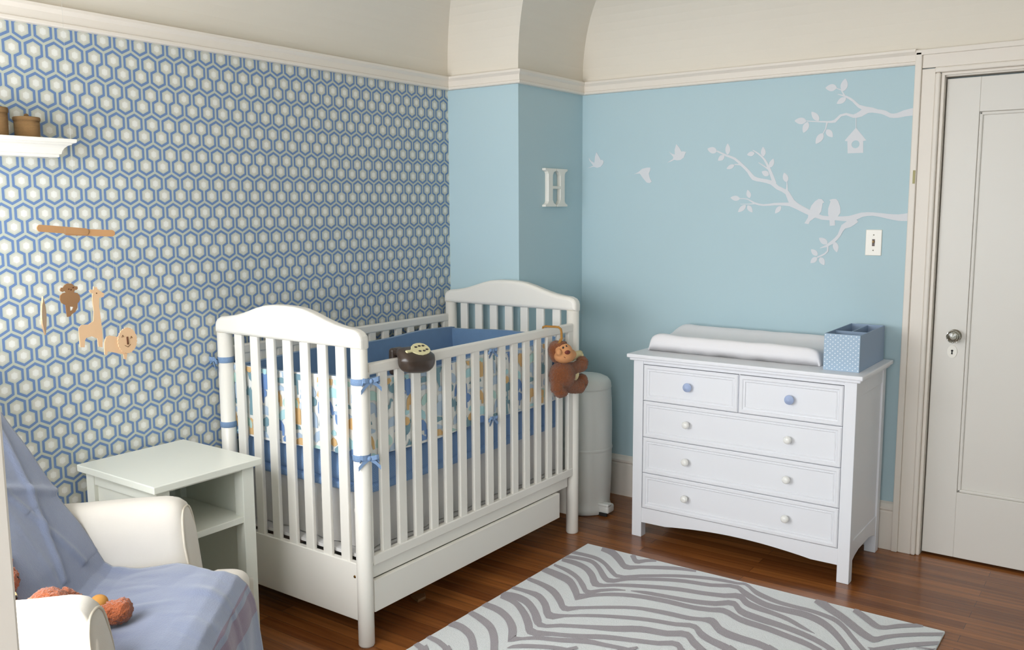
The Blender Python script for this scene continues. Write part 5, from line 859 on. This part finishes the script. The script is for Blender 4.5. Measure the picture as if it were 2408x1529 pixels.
lion = [(lc[0]+(lr*.80+(.0022 if k % 2 else 0))*math.cos(k*PI/24)*.98, lc[1]+(lr*1.0+(.0022 if k % 2 else 0))*math.sin(k*PI/24)) for k in range(48)]
plate('lion_head', lion, -2.5955, 'wood_light', lb)
fi = MOB['fish']; cy = sum(p[0] for p in fi)/len(fi)
zlo = min(p[1] for p in fi); zhi = max(p[1] for p in fi)
fish = [(cy-.06*math.sin(PI*t)*(1 if t < .8 else .6), zlo+(zhi-zlo)*t) for t in [i/14 for i in range(15)]]+[(cy+.05*math.sin(PI*t), zlo+(zhi-zlo)*t) for t in [i/14 for i in range(13, 0, -1)]]
plate('fish_cutout', fish, -2.605, 'wood_light', rot=math.radians(57))
def dots(pts, x, par, r=.0016, st=1.0):
    b = MB()
    for p in pts: b.lathe([(0, 0), (r, 0), (r, .0006), (0, .0006)], (x, p[0], p[1]), 'X', 10)
    return b.build('face_marks', 'burnt_line', par)
F = MOB['face']
dots(F[4:7], -2.596, pm, .0022); dots(F[7:8], -2.608, pg, .002)
b = MB()
for p in F[:2]: b.tube([(-2.5910, p[0]-.003, p[1]-.004), (-2.5910, p[0], p[1]+.003), (-2.5910, p[0]+.003, p[1]-.003)], .0008, 6)
b.tube([(-2.591, lc[0]-.001, lc[1]+.012), (-2.591, lc[0], lc[1]-.012)], .0028, 6); b.tube([(-2.591, lc[0]-.010, lc[1]-.014), (-2.591, lc[0], lc[1]-.020), (-2.591, lc[0]+.009, lc[1]-.013)], .0008, 6)
b.build('face_marks', 'burnt_line', lb)
tb = MB()
zb_ = a0[1]
def topz_at(o, y): return o
for (x, y, z) in ((-2.598, MOB['monkey'][4][0]+.004, max(p[1] for p in MOB['monkey'])), (-2.610, 1.468, max(p[1] for p in MOB['giraffe'])-.006), (-2.598, 1.521, lc[1]+lr*.88), (-2.604, cy, zhi)):
    tb.tube([(x, y, z-.002), (x, y, zb_-.004)], .00018, 5)
tb.tube([(-2.602, 1.415, zb_), (-2.602, 1.415, ZT-.002)], .0002, 5)
tb.build('thread', 'thread_clear', mo)

# ================================================================ RUG
RX0, RX1, RY0, RY1 = -1.998, -.527, 1.24, 3.343
b = MB(); b.box((RX0, RY0, 0), (RX1, RY1, .0115), .004)
def clip(poly):
    for ax, lim, sg in ((0, RX0+.002, 1), (0, RX1-.002, -1), (1, RY0+.002, 1), (1, RY1-.002, -1)):
        out = []
        for i in range(len(poly)):
            p, q = poly[i], poly[(i+1) % len(poly)]; dp, dq = sg*(p[ax]-lim), sg*(q[ax]-lim)
            if dp >= 0: out.append(p)
            if dp*dq < 0:
                t = dp/(dp-dq); out.append((p[0]+(q[0]-p[0])*t, p[1]+(q[1]-p[1])*t))
        poly = out
        if len(poly) < 3: return None
    return poly
mA, mB_ = Vector((-1.987, 2.1416)), Vector((-.5263, 3.1721)); md = (mB_-mA).normalized()
def mirror(p):
    v = Vector(p)-mA; q = mA + md*(2*v.dot(md)) - v; return (q.x, q.y)
# (v reflected about the line: 2(v.d)d - v)
for si, st in enumerate(RUG):
    for sj, (p, q) in enumerate(zip(st, st[1:])):
        for fk, fn in enumerate((lambda w: w, mirror)):
            pl = clip([tuple(fn(w)) for w in ((p[0], p[1]), (q[0], q[1]), (q[2], q[3]), (p[2], p[3]))])
            if pl:
                try:
                    f = b.b.faces.new([b.b.verts.new((x, y, .0118+.00008*si+.00004*(sj % 2)+.0019*fk)) for x, y in pl]); f.material_index = 1
                    if f.calc_area() < 1e-9: b.b.faces.remove(f)
                except ValueError: pass
bmesh.ops.recalc_face_normals(b.b, faces=b.b.faces)
for f in b.b.faces:
    if f.material_index == 1 and f.normal.z < 0: f.normal_flip()
tag(b.build('zebra_rug', ['rug_light', 'rug_grey'], recalc=False), 'pale grey rug with darker zebra stripes on the wood floor', 'rug')

# ================================================================ ARMCHAIR
TH_ = math.radians(50)
CU = Vector((math.sin(TH_), math.cos(TH_), 0)); CV = Vector((math.cos(TH_), -math.sin(TH_), 0)); CO = Vector((-2.105, 1.251, 0))
def Q(u, v, z): return CO + CU*u + CV*v + Vector((0, 0, z))
MQ = Matrix((CU, CV, Vector((0, 0, 1)))).transposed().to_4x4(); MQ.translation = CO
ch = thing('armchair', 'cream upholstered nursery armchair in the lower left corner beside the nightstand', 'armchair', tuple(CO))
def put(b, name, m, parent=ch, sub=0):
    for v in b.b.verts: v.co = MQ @ v.co
    o = b.build(name, m, parent)
    if sub: subsurf(o, sub)
    return o
def smooth_all(b):
    for f in b.b.faces: f.smooth = True
    return b
def wob(p, amp, sc=7): return Vector((noise.noise(p*sc), noise.noise(p*sc+Vector((9, 0, 0))), noise.noise(p*sc+Vector((0, 9, 0)))))*amp
def arm(sgn):
    # swept cross-section (v,z) along u; crest height follows the side outline
    def f(uu, a):
        u = -.46 + .475*uu
        crest = .630 + .028*uu - (.0 if uu < .9 else (uu-.9)*.10)
        ang = a*2*PI; lean = 0
        w0 = .062
        c, s = math.cos(ang), math.sin(ang)
        zc = .40; hz = crest-zc
        if s >= 0: zz = zc+hz*abs(s)**.30; ww = w0*math.copysign(abs(c)**.75, c)*(1+.12*math.sin(min(1, (zz-zc)/hz)*PI))
        else: zz = zc-.29*abs(s)**.12; ww = w0*math.copysign(abs(c)**.3, c)*1.0
        k = 1-max(0, (uu-.94)/.06)**2*.16
        p = Vector((u+(.655-zz)*.16*max(0, uu-.3), sgn*(.352)+ww*k, zc+(zz-zc)*(1-(1-k)*.25)))
        return p + wob(p, .003)
    b = MB(); b.grid(f, 26, 48)
    t = bmesh.new()
    ring = [f(1, k/48) for k in range(48)]; c = sum(ring, Vector())/48
    cv = t.verts.new(c+Vector((.012, 0, 0))); vs = [t.verts.new(p) for p in ring]
    inner = [t.verts.new(c+(p-c)*.82+Vector((.010, 0, 0))) for p in ring]
    for k in range(48):
        t.faces.new((vs[k], vs[(k+1) % 48], inner[(k+1) % 48], inner[k])); t.faces.new((inner[k], inner[(k+1) % 48], cv))
    for q in t.faces: q.smooth = True
    b.merge(t)
    t = bmesh.new(); t.faces.new([t.verts.new(f(0, k/48)) for k in range(48)]); b.merge(t)
    bmesh.ops.remove_doubles(b.b, verts=b.b.verts, dist=.0005)
    o = put(b, 'arm', 'cream_fabric')
    pp = MB(); pr = [f(.985, k/48) for k in range(48)]; pts = [c+(p-c)*.93+Vector((.010, 0, 0)) for p in pr]; pp.tube(pts+[pts[0]], .0035, 8, caps=False)
    put(pp, 'piping', 'cream_piping', o)
arm(-1); arm(1)
# seat base and skirt
b = MB(); b.box((-.46, -.33, .12), (.205, .33, .36), .03, 4); put(smooth_all(b), 'seat_base', 'cream_fabric')
def cush(u, v):
    a = u*2*PI; c, s = math.cos(a), math.sin(a); e = .25
    x = math.copysign(abs(c)**e, c); y = math.copysign(abs(s)**e, s)
    k = math.sin(v*PI); zz = math.cos(v*PI)
    k = abs(k)**.35; z = math.copysign(abs(zz)**.8, zz)
    hw = .285
    uu = .006 + .220*x*k
    vv = (hw + (.045 if uu > .12 else .045*max(0, (uu-.09)/.03)))*y*k
    cr = .012*(1-x*x)*(1-y*y)
    p = Vector((uu, vv, .396+.056*z+.07*uu*(1 if z > 0 else 0)+cr*(.6 if z > 0 else 0)))
    return p + wob(p, .003)
put(MB().grid(cush, 96, 20), 'seat_cushion', 'cream_fabric')
# cream front panel bulging below the cushion
def fp(u, v):
    vv = -.338+.676*u; z = .40-.30*v
    p = Vector((.206+.030*math.sin(min(1, v*1.25)*PI*.5)-.01*abs(2*u-1)**6*3, vv, z)); return p+wob(p, .002)
b = MB(); b.grid(fp, 30, 14); b.grid(lambda u, v: Vector((.215-.20*v, -.338, .40-.30*u)), 4, 3); b.grid(lambda u, v: Vector((.215-.20*v, .338, .40-.30*u)), 4, 3)
put(b, 'front_panel', 'cream_fabric')
# back
def backf(u, v):
    a = v*2*PI; c, s = math.cos(a), math.sin(a)
    z = .30+.80*u
    base = -.185-.585*(z-.45)*(1 if z > .45 else .2) - (.0)
    hw = .30+.03*min(1, max(0, (z-.6)/.2)); th = .075
    k = (1-max(0, (u-.90)/.10)**2*.35)
    x = base-th-.012 + th*math.copysign(abs(c)**.45, c)*k; y = hw*math.copysign(abs(s)**.35, s)*k
    p = Vector((x, y, z)); return p+wob(p, .003, 5)
b = MB(); b.grid(backf, 30, 56)
for uu in (0, 1):
    t = bmesh.new(); t.faces.new([t.verts.new(backf(uu, k/56)) for k in range(56)]); b.merge(t)
put(b, 'backrest', 'cream_fabric')
for u_, v_ in ((-.42, -.28), (-.42, .28), (.19, -.28), (.19, .28)):
    b = MB(); b.tube([(u_, v_, 0), (u_, v_, .14)], [.016, .024], 14); put(b, 'leg', 'chair_wood')
# throw over back, seat and front
prof = [(-.63, 1.108), (-.605, 1.122), (-.574, 1.10), (-.500, .99), (-.436, .892), (-.385, .813), (-.337, .735), (-.285, .645), (-.243, .570), (-.218, .515), (-.200, .476), (-.175, .456), (-.13, .455), (-.06, .466), (.01, .477), (.07, .486), (.13, .489), (.17, .485), (.205, .470), (.230, .438), (.243, .395), (.249, .35), (.253, .30), (.257, .24), (.260, .19), (.263, .14)]
cum = [0]
for p, q in zip(prof, prof[1:]): cum.append(cum[-1]+math.hypot(q[0]-p[0], q[1]-p[1]))
def at(s):
    s *= cum[-1]
    for i in range(len(prof)-1):
        if s <= cum[i+1]+1e-9:
            t = (s-cum[i])/(cum[i+1]-cum[i]); t2 = t
            return prof[i][0]*(1-t2)+prof[i+1][0]*t2, prof[i][1]*(1-t2)+prof[i+1][1]*t2
    return prof[-1]
def thr(u, v):
    x, z = at(u)
    far = -.275-.012*math.sin(u*16)- (.02 if z > .7 else 0)+.095*max(0, min(1, (x-.02)/.12))
    near = .285+.02*math.sin(u*11)
    y = far+(near-far)*v
    p = Vector((x, y, z)); w = noise.noise(Vector((x*3+1, y*10, z*3)))
    fold = .006*noise.noise(Vector((x*9, y*7, z*9)))+.003*math.sin(y*34+z*10)*(1 if z < .44 else .3)
    fold += .010*max(0, noise.noise(Vector((x*5+y*9, y*16-x*6, 3))))**1.5
    if z > .52: fold += .009*math.exp(-((y+.16+(z-.75)*.45)/.010)**2)+.007*math.exp(-((z-.80-y*.35)/.012)**2)
    if z > .52: fold += .006*math.exp(-((y+.10-(z-.7)*.5)/.012)**2)
    nx, nz = (1, .25) if (z > .52 or z < .44) else (.1, 1)
    sink = .0 
    return p+Vector((nx*fold, 0, nz*abs(fold)+.0))
ns_, nv_ = 300, 70
def tm(u, v):
    x, z = at(u+.5/ns_)
    zz = z - .055*(v) 
    if u > .6 and (.362 < z < .425 or .436 < z < .443): return 1
    return 0
b = MB(); b.grid(thr, ns_, nv_, mif=tm)
for v in b.b.verts: v.co = MQ @ v.co
to = b.build('throw_blanket', ['throw_blue', 'throw_mauve'], recalc=True); so_ = to.modifiers.new('thick', 'SOLIDIFY'); so_.thickness = .005; so_.offset = 1
tag(to, 'grey blue throw blanket with a mauve stripe draped over the cream armchair', 'blanket')
# plush bear on the seat
be = thing('plush_bear', 'orange brown fluffy plush bear sitting in the armchair behind its near arm', 'plush toy', tuple(Q(-.12, .15, .488)))
def bp(u, v, z): return (u, v, z)
b = MB(); b.blob((-.150, .190, .545), (.055, .058, .062)); b.tube([(-.10, .15, .520), (-.05, .13, .514), (-.012, .12, .513)], [.030, .028, .030], 14); b.blob((-.006, .119, .516), (.024, .030, .030))
b.tube([(-.10, .215, .520), (-.05, .235, .515)], [.030, .028], 14); b.tube([(-.14, .14, .57), (-.11, .12, .54)], [.022, .02], 12)
for v in b.b.verts: v.co = MQ @ v.co
fuzzy(b, 'body', 'plush_orange', be, .004, .012)
b = MB(); b.blob((-.282, .150, .612), (.046, .048, .044)); b.blob((-.282, .105, .645), (.016, .016, .016)); b.blob((-.282, .195, .645), (.016, .016, .016))
for v in b.b.verts: v.co = MQ @ v.co
fuzzy(b, 'head', 'plush_orange', be, .004, .012)
b = MB(); b.blob((-.243, .185, .586), (.020, .024, .018)); put(b, 'muzzle', 'plush_cream', be)
b = MB(); b.blob((-.225, .188, .588), (.006, .008, .006)); put(b, 'nose', 'bead_black', be)
for s in (-1, 1):
    b = MB(); b.blob((-.239, .160+s*.018, .618), (.005, .005, .005)); put(b, 'eye', 'bead_black', be)
b = MB(); b.blob((-.058, .122, .540), (.022, .020, .020)); put(b, 'paw_pad', 'pad_tan', be)
